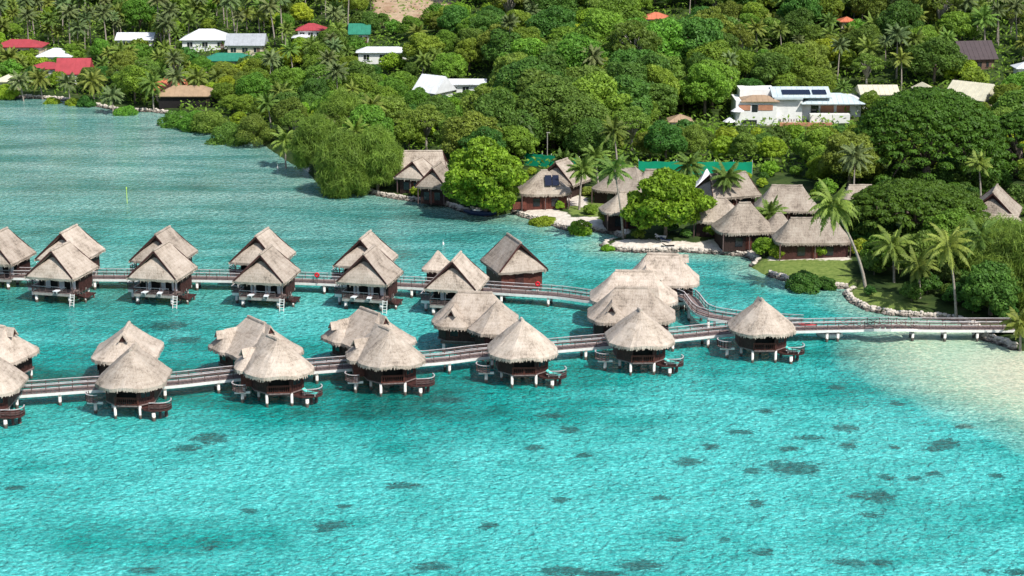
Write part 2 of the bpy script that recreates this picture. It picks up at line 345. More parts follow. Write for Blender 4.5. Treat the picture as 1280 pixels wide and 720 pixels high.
def water_mat():
    m, t, b = nt('lagoon_water'); L = t.links
    tc = N(t, 'ShaderNodeTexCoord')
    def noise(s, d=4, sc=(1, 1, 1), rg=.55, dist=0):
        mp = N(t, 'ShaderNodeMapping'); mp.inputs['Scale'].default_value = sc; L.new(tc.outputs['Object'], mp.inputs['Vector'])
        n = N(t, 'ShaderNodeTexNoise'); n.inputs['Scale'].default_value = s; n.inputs['Detail'].default_value = d; n.inputs['Roughness'].default_value = rg; n.inputs['Distortion'].default_value = dist
        L.new(mp.outputs['Vector'], n.inputs['Vector']); return n
    def mix(f, a, c2):
        mx = N(t, 'ShaderNodeMix', data_type='RGBA'); L.new(f, mx.inputs['Factor'])
        for s, v in (('A', a), ('B', c2)):
            if isinstance(v, tuple): mx.inputs[s].default_value = (*v, 1)
            else: L.new(v, mx.inputs[s])
        return mx.outputs['Result']
    big = noise(.030, 4, (.8, .9, 1), .62); med = noise(.16, 5, (1, 1, 1), .6)
    s1 = N(t, 'ShaderNodeMath', operation='MULTIPLY_ADD'); L.new(med.outputs['Fac'], s1.inputs[0]); s1.inputs[1].default_value = .55; L.new(big.outputs['Fac'], s1.inputs[2])
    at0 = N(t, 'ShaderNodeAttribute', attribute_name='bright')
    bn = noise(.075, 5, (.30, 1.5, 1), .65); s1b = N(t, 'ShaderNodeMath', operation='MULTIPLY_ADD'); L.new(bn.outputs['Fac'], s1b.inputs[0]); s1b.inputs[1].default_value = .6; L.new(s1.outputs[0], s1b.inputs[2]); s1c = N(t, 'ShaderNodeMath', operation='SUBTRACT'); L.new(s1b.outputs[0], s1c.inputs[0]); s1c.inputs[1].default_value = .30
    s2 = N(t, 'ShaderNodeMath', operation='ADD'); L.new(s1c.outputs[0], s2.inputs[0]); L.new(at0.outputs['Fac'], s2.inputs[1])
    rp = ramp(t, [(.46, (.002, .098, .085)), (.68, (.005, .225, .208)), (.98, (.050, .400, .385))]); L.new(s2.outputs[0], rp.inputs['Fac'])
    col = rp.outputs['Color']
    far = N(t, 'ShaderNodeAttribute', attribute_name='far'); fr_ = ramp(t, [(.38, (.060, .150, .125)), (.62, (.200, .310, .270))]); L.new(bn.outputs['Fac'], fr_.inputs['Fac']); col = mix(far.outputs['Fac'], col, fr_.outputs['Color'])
    # patches of coral and weed on the lagoon bed
    rf = N(t, 'ShaderNodeAttribute', attribute_name='reef'); fn = noise(.9, 9, (1, 1.3, 1), .78, .8)
    s3 = N(t, 'ShaderNodeMath', operation='MULTIPLY_ADD'); L.new(fn.outputs['Fac'], s3.inputs[0]); s3.inputs[1].default_value = 2.0; L.new(rf.outputs['Fac'], s3.inputs[2])
    mr = N(t, 'ShaderNodeMapRange'); mr.inputs['From Min'].default_value = 1.40; mr.inputs['From Max'].default_value = 1.60; mr.inputs['To Max'].default_value = .82; L.new(s3.outputs[0], mr.inputs['Value'])
    wide = noise(.30, 8, (1, 1.3, 1), .74); wr = N(t, 'ShaderNodeMapRange'); wr.inputs['From Min'].default_value = .56; wr.inputs['From Max'].default_value = .68; wr.inputs['To Max'].default_value = .5; L.new(wide.outputs['Fac'], wr.inputs['Value'])
    col = mix(wr.outputs['Result'], col, (.012, .15, .14))
    col = mix(mr.outputs['Result'], col, (.012, .072, .070))
    sh = N(t, 'ShaderNodeAttribute', attribute_name='shallow'); sr = N(t, 'ShaderNodeMath', operation='MULTIPLY_ADD'); L.new(med.outputs['Fac'], sr.inputs[0]); sr.inputs[1].default_value = .35; L.new(sh.outputs['Fac'], sr.inputs[2])
    r2 = N(t, 'ShaderNodeMapRange'); r2.inputs['From Min'].default_value = .25; r2.inputs['From Max'].default_value = .85; L.new(sr.outputs[0], r2.inputs['Value'])
    col = mix(r2.outputs['Result'], col, (.29, .43, .31))
    sd = N(t, 'ShaderNodeAttribute', attribute_name='sandbar'); col = mix(sd.outputs['Fac'], col, (.49, .47, .355))
    # distorted cells that ripple the surface bump
    cv = N(t, 'ShaderNodeTexVoronoi', feature='SMOOTH_F1'); cv.inputs['Scale'].default_value = 1.9
    mp = N(t, 'ShaderNodeMapping'); mp.inputs['Scale'].default_value = (.75, .62, 1); L.new(tc.outputs['Object'], mp.inputs['Vector'])
    dn = noise(.9, 3); vm = N(t, 'ShaderNodeVectorMath', operation='MULTIPLY_ADD'); L.new(dn.outputs['Color'], vm.inputs[0]); vm.inputs[1].default_value = (1.6, 1.6, 0); L.new(mp.outputs['Vector'], vm.inputs[2]); L.new(vm.outputs[0], cv.inputs['Vector'])
    # ripple highlights and dark ripples painted into the mottled bed colour
    mt = noise(2.4, 5, (.7, .95, 1), .62, .5); m2 = ramp(t, [(.30, (.45, .62, .64)), (.48, (1, 1, 1)), (.62, (2.6, 1.55, 1.5))]); L.new(mt.outputs['Fac'], m2.inputs['Fac'])
    v2 = N(t, 'ShaderNodeTexVoronoi', feature='DISTANCE_TO_EDGE'); v2.inputs['Scale'].default_value = 1.35  # network of caustic light lines, painted as brighter water colour
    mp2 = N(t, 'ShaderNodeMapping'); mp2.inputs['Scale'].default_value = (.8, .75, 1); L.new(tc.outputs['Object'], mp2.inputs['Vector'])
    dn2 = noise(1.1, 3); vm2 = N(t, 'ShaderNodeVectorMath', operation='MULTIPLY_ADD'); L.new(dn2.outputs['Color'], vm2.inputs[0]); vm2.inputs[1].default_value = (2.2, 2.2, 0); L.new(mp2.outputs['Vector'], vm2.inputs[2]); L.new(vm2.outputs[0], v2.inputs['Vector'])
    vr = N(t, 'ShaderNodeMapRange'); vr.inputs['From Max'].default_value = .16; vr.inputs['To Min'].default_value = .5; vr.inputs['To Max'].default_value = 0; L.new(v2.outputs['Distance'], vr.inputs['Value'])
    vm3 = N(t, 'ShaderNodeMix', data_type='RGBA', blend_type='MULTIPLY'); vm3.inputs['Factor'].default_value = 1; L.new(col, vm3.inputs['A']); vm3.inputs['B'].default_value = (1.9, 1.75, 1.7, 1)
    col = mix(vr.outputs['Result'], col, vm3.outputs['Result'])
    mu = N(t, 'ShaderNodeMix', data_type='RGBA', blend_type='MULTIPLY'); sh0 = N(t, 'ShaderNodeAttribute', attribute_name='shallow'); fm = N(t, 'ShaderNodeMapRange'); fm.inputs['To Min'].default_value = .78; fm.inputs['To Max'].default_value = .12; L.new(sh0.outputs['Fac'], fm.inputs['Value']); L.new(fm.outputs['Result'], mu.inputs['Factor']); L.new(col, mu.inputs['A']); L.new(m2.outputs['Color'], mu.inputs['B']); col = mu.outputs['Result']
    L.new(col, b.inputs['Base Color'])
    b.inputs['Roughness'].default_value = .07; b.inputs['IOR'].default_value = 1.33; b.inputs['Specular IOR Level'].default_value = .5
    w1 = noise(.85, 4, (.6, 1.1, 1), .6, .3); w2 = noise(2.7, 4, (.7, 1.0, 1), .6, .4); w3 = noise(.16, 3, (.4, 1, 1))
    h1 = N(t, 'ShaderNodeMath', operation='MULTIPLY_ADD'); L.new(w1.outputs['Fac'], h1.inputs[0]); h1.inputs[1].default_value = .8; L.new(cv.outputs['Distance'], h1.inputs[2])
    h2 = N(t, 'ShaderNodeMath', operation='MULTIPLY_ADD'); L.new(w2.outputs['Fac'], h2.inputs[0]); h2.inputs[1].default_value = .6; L.new(h1.outputs[0], h2.inputs[2])
    h3 = N(t, 'ShaderNodeMath', operation='MULTIPLY_ADD'); L.new(w3.outputs['Fac'], h3.inputs[0]); h3.inputs[1].default_value = 1.0; L.new(h2.outputs[0], h3.inputs[2])
    bp = N(t, 'ShaderNodeBump'); L.new(h3.outputs[0], bp.inputs['Height']); bp.inputs['Distance'].default_value = .42
    ca = N(t, 'ShaderNodeAttribute', attribute_name='calm'); cr = N(t, 'ShaderNodeMapRange'); cr.inputs['To Min'].default_value = 1.0; cr.inputs['To Max'].default_value = .22; L.new(ca.outputs['Fac'], cr.inputs['Value']); L.new(cr.outputs['Result'], bp.inputs['Strength'])
    L.new(bp.outputs['Normal'], b.inputs['Normal'])
    return m
wx = axis(-4000, 4000, -75, 75, .55); wy = axis(-600, 480, 156, 240, .55)
wy = np.unique(np.concatenate([wy[wy < 240], np.arange(240, 480, 1.2)])); wx = np.unique(np.concatenate([wx, np.arange(-160, 140, 1.5)]))
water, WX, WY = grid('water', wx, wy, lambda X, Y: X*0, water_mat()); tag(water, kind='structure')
sdw = -sdist(WX, WY)
reef = np.zeros(len(WX))
for (x, y, a, b_) in reef_px:
    c = U(x, y); ex = U(x+a, y).x-c.x; ey = abs(U(x, y-b_).y-c.y)
    reef = np.maximum(reef, .80*np.exp(-((WX-c.x)/ex/1.45)**2-((WY-c.y)/ey/1.5)**2))
attr(water, 'reef', reef)
spit = U(1292, 470); sv = np.exp(-((WX-spit.x)/11)**2-((WY-spit.y)/15)**2)
spit2 = pxpoly([(1115, 408), (1262, 405), (1330, 440), (1420, 600), (1290, 525), (1225, 505), (1165, 478), (1120, 450)], 0)
band = seg_dist(WX, WY, np.vstack([spit2, spit2[:1]])); band = np.where(inside(WX, WY, spit2), band, -band)
shal = np.clip(.52+band/20, 0, 1)
inner = np.clip(1-sdw/8, 0, 1)*.42
attr(water, 'shallow', np.maximum(shal, inner*np.clip((WX+60)/60, .35, 1)))
attr(water, 'sandbar', np.clip(sv*1.2-.45, 0, .6))
attr(water, 'calm', np.maximum(np.clip(shal*1.2, 0, 1), np.clip((WY-300)/110, 0, .55)))
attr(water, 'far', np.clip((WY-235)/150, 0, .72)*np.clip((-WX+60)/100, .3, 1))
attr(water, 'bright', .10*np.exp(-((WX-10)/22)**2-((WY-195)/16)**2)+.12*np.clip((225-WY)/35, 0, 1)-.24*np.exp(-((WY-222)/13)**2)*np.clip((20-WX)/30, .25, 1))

# ------------------------------------------------------------------ thatched roofs
def rrect(W, D, r, step=.4):
    pts = []; r = min(r, W/2-.01, D/2-.01)
    def line(a, b):
        n = max(1, int(math.dist(a, b)/step))
        for k in range(n): pts.append((a[0]+(b[0]-a[0])*k/n, a[1]+(b[1]-a[1])*k/n))
    def arc(cx, cy, a0):
        n = max(2, int(r*1.57/step))
        for k in range(n):
            a = a0+math.pi/2*k/n; pts.append((cx+r*math.cos(a), cy+r*math.sin(a)))
    x, y = W/2, D/2
    line((-x+r, -y), (x-r, -y)); arc(x-r, -y+r, -math.pi/2)
    line((x, -y+r), (x, y-r)); arc(x-r, y-r, 0)
    line((x-r, y), (-x+r, y)); arc(-x+r, y-r, math.pi/2)
    line((-x, y-r), (-x, -y+r)); arc(-x+r, -y+r, math.pi)
    return pts
def octo(rad, step=.4, rot=math.pi/8, n=8, soft_=.0):
    cs = [(rad*math.cos(rot+2*math.pi*k/n), rad*math.sin(rot+2*math.pi*k/n)) for k in range(n)]; pts = []
    for i in range(n):
        a, b = cs[i], cs[(i+1) % n]; m = max(2, int(math.dist(a, b)/step))
        for k in range(m): pts.append((a[0]+(b[0]-a[0])*k/m, a[1]+(b[1]-a[1])*k/m))
    return pts
def hip(mb, foot, ridge, ez, h, off=(0, 0), rs=random, sag=.10, fringe=True, wave=None, thick=.34):
    """thatch shell lofted from the eave outline up to the ridge line, ragged at the eaves"""
    (ax, ay), (bx, by) = ridge; vx, vy = bx-ax, by-ay; L2 = vx*vx+vy*vy+1e-9; M = 9; n = len(foot)
    base = len(mb.v); per = 0; us = []; prev = foot[-1]
    for p in foot: per += math.dist(prev, p); us.append(per); prev = p
    tops = []
    for p in foot:
        t = min(1, max(0, ((p[0]-ax)*vx+(p[1]-ay)*vy)/L2)); tops.append((ax+t*vx, ay+t*vy))
    jit = [rs.uniform(-.07, .07) for _ in foot]; rad = [rs.uniform(-.06, .08) for _ in foot]
    for r_ in range(-2, M+1):
        for i, p in enumerate(foot):
            q = tops[i]; slope = math.hypot(p[0]-q[0], p[1]-q[1]) or 1
            wz = wave(p) if wave else 0
            if r_ == -2: f = .14; z = ez-thick+.1+jit[i]; 
            elif r_ == -1: f = -.0; z = ez-thick+jit[i]*1.5
            else: f = r_/M; z = ez+h*(f-sag*math.sin(f*math.pi)*.55)+(rs.uniform(-.04, .04) if 0 < r_ < M else 0)
            z += wz*max(0, 1-max(f, 0)*2.2)
            k = (1-f)
            rr = rad[i]/slope if r_ in (-1, 0) else 0
            x = q[0]+(p[0]-q[0])*(k+rr); y = q[1]+(p[1]-q[1])*(k+rr)
            mb.uv[len(mb.v)] = (us[i], f*math.hypot(slope, h), 0); mb.v.append((x+off[0], y+off[1], z))
    for r_ in range(M+2):
        for i in range(n):
            a = base+r_*n+i; b = base+r_*n+(i+1) % n; mb.f.append((a, b, b+n, a+n))
    mb.f.append(tuple(base+i for i in range(n))[::-1])
    if fringe:
        for i, p in enumerate(foot):
            for _ in range(3):
                j = (i+1) % n; f = rs.random(); x = p[0]+(foot[j][0]-p[0])*f+off[0]; y = p[1]+(foot[j][1]-p[1])*f+off[1]
                wz = wave(p) if wave else 0
                tx, ty = foot[j][0]-p[0], foot[j][1]-p[1]; l = math.hypot(tx, ty) or 1; tx, ty = tx/l, ty/l
                w = rs.uniform(.05, .12); ln = rs.uniform(.15, .42); o_ = rs.uniform(.0, .12)
                nx, ny = ty, -tx; zt = ez+.02+wz
                b0 = len(mb.v)
                for (sx, oo, zz) in ((-w, .0, zt), (w, .0, zt), (w*.5, o_, zt-thick-ln+.2), (-w*.6, o_, zt-thick-ln+.16)):
                    mb.uv[len(mb.v)] = (us[i]+sx, -zz, 0); mb.v.append((x+tx*sx+nx*oo, y+ty*sx+ny*oo, zz))
                mb.f.append((b0, b0+1, b0+2, b0+3))
def ridgecap(mb, a, b, z, w=.32):
    n = max(2, int(math.dist(a, b)/.5)); pts = [(a[0]+(b[0]-a[0])*k/n, a[1]+(b[1]-a[1])*k/n, z+random.uniform(-.04, .04)) for k in range(n+1)]
    s = len(mb.v); mb.tube(pts, w, 7)
    for k in range(s, len(mb.v)): mb.uv[k] = (mb.v[k][0], mb.v[k][1], 0)
def gablet(mb, dk, apex, ang, w, hh, ln):
    """little gabled hood at a ridge end: slopes in thatch, dark triangle under it"""
    dx, dy = math.cos(ang), math.sin(ang); px, py = -dy, dx
    A = Vector(apex)
    def pt(f, s, z): return (A.x+dx*f+px*s, A.y+dy*f+py*s, A.z+z)
    for sg in (1, -1):
        s = len(mb.v)
        vs = [pt(-ln*1.3, 0, .12), pt(ln*.45, 0, .12), pt(ln*.45+.12, sg*w/2, -hh), pt(-ln*1.3, sg*w/2, -hh),
              pt(-ln*1.3, 0, -.12), pt(ln*.45, 0, -.12), pt(ln*.45+.12, sg*(w/2-.14), -hh-.02), pt(-ln*1.3, sg*(w/2-.14), -hh-.02)]
        fs = [(0, 1, 2, 3), (7, 6, 5, 4), (1, 5, 6, 2), (2, 6, 7, 3)]
        if sg > 0: fs = [f[::-1] for f in fs]
        mb.add(vs, fs)
        for k in range(8): mb.uv[s+k] = (vs[k][0]*1.3+vs[k][1], (vs[k][2])*1.2, 0)
    q_ = MB(); dk.append(q_); q_.add([pt(ln*.25, 0, -.1), pt(ln*.25, w/2-.16, -hh), pt(ln*.25, -w/2+.16, -hh), pt(-ln*.5, 0, -.1), pt(-ln*.5, w/2-.16, -hh), pt(-ln*.5, -w/2+.16, -hh)],
           [(0, 1, 2), (5, 4, 3), (1, 4, 5, 2), (0, 3, 4, 1), (2, 5, 3, 0)])
def gable_roof(mb, dk, bd, W, L, ez, h, both=True, setb=1.2, skirt=.72):
    """steep gabled thatch whose ends close with a rounded thatch skirt below a small dark gable"""
    nu, nv = int(L/.5), 9
    for sg in (1, -1):                      # the two long slopes
        base = len(mb.v)
        for i in range(-1, nv+1):
            f = max(0, i)/nv
            for k in range(nu+1):
                g = k/nu*2-1
                yl = (L/2-setb*f**1.0+.04)*g
                z = ez+h*(f-.045*math.sin(f*math.pi))+random.uniform(-.04, .04)*(0 < i < nv)
                x = sg*(W/2*(1-f)+(.08 if 0 < i < nv else 0)+random.uniform(-.05, .07)*(i <= 0))
                if i < 0: z = ez-.32+random.uniform(-.08, .08); x -= sg*.1
                mb.uv[len(mb.v)] = (yl, f*math.hypot(W/2, h), 0); mb.v.append((x, yl, z))
        for i in range(nv+1):
            for k in range(nu):
                a = base+i*(nu+1)+k; q = (a, a+1, a+nu+2, a+nu+1); mb.f.append(q if sg > 0 else q[::-1])
        # underside
        b2 = len(mb.v)
        for (f, zz) in ((0, -.34), (1, -.34)):
            for yy in (-1, 1):
                mb.uv[len(mb.v)] = (yy, f, 0); mb.v.append((sg*(W/2*(1-f)-.02), yy*(L/2-setb*f-.1), ez+h*f+zz))
        mb.f.append((b2, b2+1, b2+3, b2+2) if sg < 0 else (b2+2, b2+3, b2+1, b2))
    ends = (-1, 1) if both else (-1,)
    for e in (-1, 1):                       # skirts, gable boards and barge boards
        nk, nr = 16, 7; base = len(mb.v)
        for i in range(-1, nr+1):
            f = max(0, i)/nr
            for k in range(nk+1):
                u = k/nk*2-1
                top_x = u*W*.085; top_z = ez+h*(skirt-.10*u*u); top_y = L/2-setb-.55
                bulge = .30*math.sin(f*math.pi)
                x = (W/2-.02)*u*(1-f)+top_x*f; x *= 1-.10*math.sin(f*math.pi)*0
                y = (L/2+.05-.25*u*u*u*u)*(1-f)+top_y*f+bulge*.6
                z = ez*(1-f)+top_z*f+bulge*.35+random.uniform(-.04, .04)*(i > 0)
                # keep the skirt just under the long slopes
                lim = ez+h*(1-abs(x)/(W/2))-.10; z = min(z, lim) if i > 0 else z
                if i < 0: z = ez-.36+random.uniform(-.08, .08); y -= .08
                mb.uv[len(mb.v)] = (x, f*h*1.1, 0); mb.v.append((x, e*y, z))
        for i in range(nr+1):
            for k in range(nk):
                a = base+i*(nk+1)+k; q = (a, a+1, a+nk+2, a+nk+1); mb.f.append(q if e < 0 else q[::-1])
        yb = e*(L/2-setb-.5)
        q_ = MB(); dk.append(q_); q_.add([(-W/2*.62, yb, ez+h*.34), (W/2*.62, yb, ez+h*.34), (0, yb, ez+h-.35), (-W/2*.62, yb-e*.15, ez+h*.34), (W/2*.62, yb-e*.15, ez+h*.34), (0, yb-e*.15, ez+h-.35)],
               [(0, 1, 2), (5, 4, 3), (0, 3, 4, 1), (1, 4, 5, 2), (2, 5, 3, 0)])
        for sg in (-1, 1):
            q = MB(); q.beam((sg*.02, e*(L/2-setb+.02), ez+h-.16), (sg*(W/2-.25), e*(L/2-.12), ez+.12), .10, .24); bd.append(q)
    for sx in range(int((W+L)*4)):         # fringe along the eaves
        side = random.choice((0, 0, 1, 1, 2, 3)); w = random.uniform(.05, .12); ln = random.uniform(.35, .7)
        if side < 2: x = (1 if side else -1)*W/2; y = random.uniform(-L/2, L/2); tx, ty = 0, 1
        else: y = (1 if side == 3 else -1)*L/2; x = random.uniform(-W/2, W/2); tx, ty = 1, 0
        b0 = len(mb.v); z0 = ez+.02
        for (s, zz) in ((-w, z0), (w, z0), (w*.5, z0-ln), (-w*.5, z0-ln+.05)):
            mb.uv[len(mb.v)] = (x+y+s, -zz, 0); mb.v.append((x+tx*s, y+ty*s, zz))
        mb.f.append((b0, b0+1, b0+2, b0+3))
    ridgecap(mb, (0, -L/2+setb), (0, L/2-setb), ez+h-.02, .2)

def railing(mb, top, pts, z, h=1.0, step=1.5, rails=(.35, .65), bal=0.0, sz=.08):
    for a, b in zip(pts[:-1], pts[1:]):
        L = math.dist(a[:2], b[:2]); n = max(1, round(L/step))
        za = a[2] if len(a) > 2 else z; zb = b[2] if len(b) > 2 else z
        for k in range(n+1):
            f = k/n; x = a[0]+(b[0]-a[0])*f; y = a[1]+(b[1]-a[1])*f; zz = za+(zb-za)*f
            mb.box((x, y, zz+h/2), (sz, sz, h))
        for r_ in rails: mb.beam((a[0], a[1], za+h*r_), (b[0], b[1], zb+h*r_), .05, .09)
        top.beam((a[0], a[1], za+h+.02), (b[0], b[1], zb+h+.02), .12, .06)
        if bal:
            m = int(L/bal)
            for k in range(m):
                f = (k+.5)/m; mb.box((a[0]+(b[0]-a[0])*f, a[1]+(b[1]-a[1])*f, za+(zb-za)*f+h*.5), (.05, .05, h*.9))
def piling(parent, x, y, z1, r=.2, mat=None, z0=-2.5):
    m = MB(); m.tube([(0, 0, z0), (0, 0, z1)], r, 10); o = m.build('piling', mat or PILE, parent, True); o.location = (x, y, 0); return o
def planks(mb, x0, x1, y0, y1, z, th=.12, w=.3, along='x'):
    if along == 'x':
        n = max(1, int((y1-y0)/w))
        for k in range(n): mb.box(((x0+x1)/2, y0+(k+.5)*(y1-y0)/n, z+random.uniform(-.004, .004)), (x1-x0, (y1-y0)/n-.03, th))
    else:
        n = max(1, int((x1-x0)/w))
        for k in range(n): mb.box((x0+(k+.5)*(x1-x0)/n, (y0+y1)/2, z+random.uniform(-.004, .004)), ((x1-x0)/n-.03, y1-y0, th))
def wallboards(mb, a, b, z0, z1, w=.35, th=.1):
    L = math.dist(a, b); n = max(1, int(L/w)); ang = math.atan2(b[1]-a[1], b[0]-a[0])
    for k in range(n):
        f = (k+.5)/n; mb.box((a[0]+(b[0]-a[0])*f, a[1]+(b[1]-a[1])*f, (z0+z1)/2), (L/n-.025, th+random.uniform(-.015, .015), z1-z0), ang)
    mb.box(((a[0]+b[0])/2, (a[1]+b[1])/2, (z0+z1)/2), (L, th*.6, z1-z0-.02), ang)

# ---- overwater hut with gabled roof (rear row)
FLOOR = 1.75
def gable_hut(lab, cat_group, W=7.8, L=8.2, h=3.9, front_deck=True, ladder=True):
    t = empty('overwater_bungalow'); tag(t, lab, 'bungalow', cat_group)
    ez = 4.15; mb, dk, bd = MB(), [], []; gable_roof(mb, dk, bd, W, L, ez, h)
    mb.build('thatched_roof', THATCH, t); [q_.build('gable_board', WOOD, t) for q_ in dk]; [q.build('barge_board', WOOD, t) for q in bd]
    w, l = W/2-.75, L/2-.8; yf = -l+2.3
    m = MB(); wallboards(m, (-w, l), (w, l), FLOOR, ez+.5); wallboards(m, (w, yf), (w, l), FLOOR-.5, ez+.1); wallboards(m, (-w, yf), (-w, l), FLOOR, ez+.1); m.build('wall', WOOD, t)
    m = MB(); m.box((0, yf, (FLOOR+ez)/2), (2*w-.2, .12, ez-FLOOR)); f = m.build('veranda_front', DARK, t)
    for sx in (-w*.55, w*.15, w*.72):
        m = MB()
        for k in range(5): m.box((sx+(k-2)*.16, yf-.12-(k % 2)*.05, FLOOR+1.15), (.15, .06, 2.2))
        m.build('curtain', CURT, t)
    m = MB(); planks(m, -w, w, -l, l, FLOOR-.06, .12, .3, 'y'); m.build('deck', DECK, t)
    for yy in (-l+.15, -l/3, l/3, l-.15): m = MB(); m.box((0, yy, FLOOR-.33), (2*w+.1, .3, .36)); m.build('beam', CONC, t)
    for sx in (-w, -w/3, w/3, w):
        m = MB(); m.box((sx, -l+.06, (FLOOR+ez)/2), (.14, .14, ez-FLOOR)); m.build('veranda_post', RAIL, t)
    m, tp = MB(), MB(); railing(m, tp, [(-w, yf), (-w, -l), (w-.9, -l)], FLOOR, .85, 1.2, (.3, .6)); m.build('railing', RAIL, t); tp.build('rail_top', RAILTOP, t)
    for x in (-w+.4, w-.6):
        for y in (-l+.4, 0, l-.4): piling(t, x, y, FLOOR-.5, .24)
    if ladder:
        # steps from the veranda down to the swimming platform, then the white ladder
        m = MB(); planks(m, w+.05, w+1.5, -l+1.6, -l+4.6, .75, .14, .3, 'x')
        m.beam((w+.1, -l+.2, FLOOR-.1), (w+.1, -l+2.0, .8), .08, .3); m.beam((w+1.0, -l+.2, FLOOR-.1), (w+1.0, -l+2.0, .8), .08, .3)
        for k in range(5): m.box((w+.55, -l+.4+k*.33, FLOOR-.15-k*.18), (.9, .3, .05))
        m.build('swim_platform', WOOD, t)
        m, tp = MB(), MB(); railing(m, tp, [(w+.08, -l+.1, FLOOR), (w+.08, -l+2, .85)], FLOOR, .9, 1.0, (.5,)); railing(m, tp, [(w+1.1, -l+.1, FLOOR), (w+1.1, -l+2, .85)], FLOOR, .9, 1.0, (.5,)); m.build('stair_rail', RAIL, t)
        m = MB()
        for sx in (0, .62): m.beam((w-.1+sx, -l-.35, FLOOR+.05), (w-.1+sx, -l-1.0, -1.1), .09, .09)
        for k in range(8):
            f = k/7.5; m.beam((w-.1, -l-.35-.65*f, FLOOR-.1-2.75*f), (w+.52, -l-.35-.65*f, FLOOR-.1-2.75*f), .08, .07)
        m.build('ladder', WHITE, t)
        piling(t, w+1.2, -l+1.8, .7, .16); piling(t, w+1.2, -l+4.4, .7, .16)
    # small entry deck at the left rear with its own white piling and pale rail
    m = MB(); planks(m, -w-1.9, -w-.05, -1.2, 1.2, FLOOR-.06); m.build('entry_deck', DECK, t)
    m, tp = MB(), MB(); railing(m, tp, [(-w-.1, -1.15), (-w-1.85, -1.15), (-w-1.85, 1.15)], FLOOR, .9, .9, (.3, .6)); m.build('entry_rail', RAIL, t); tp.build('entry_rail_top', RAILTOP, t)
    m = MB(); m.box((-w-1.0, -1.0, FLOOR-.34), (1.7, .3, .4)); m.build('entry_beam', WHITE, t)
    piling(t, -w-1.2, -.9, FLOOR-.5, .22)
    return t

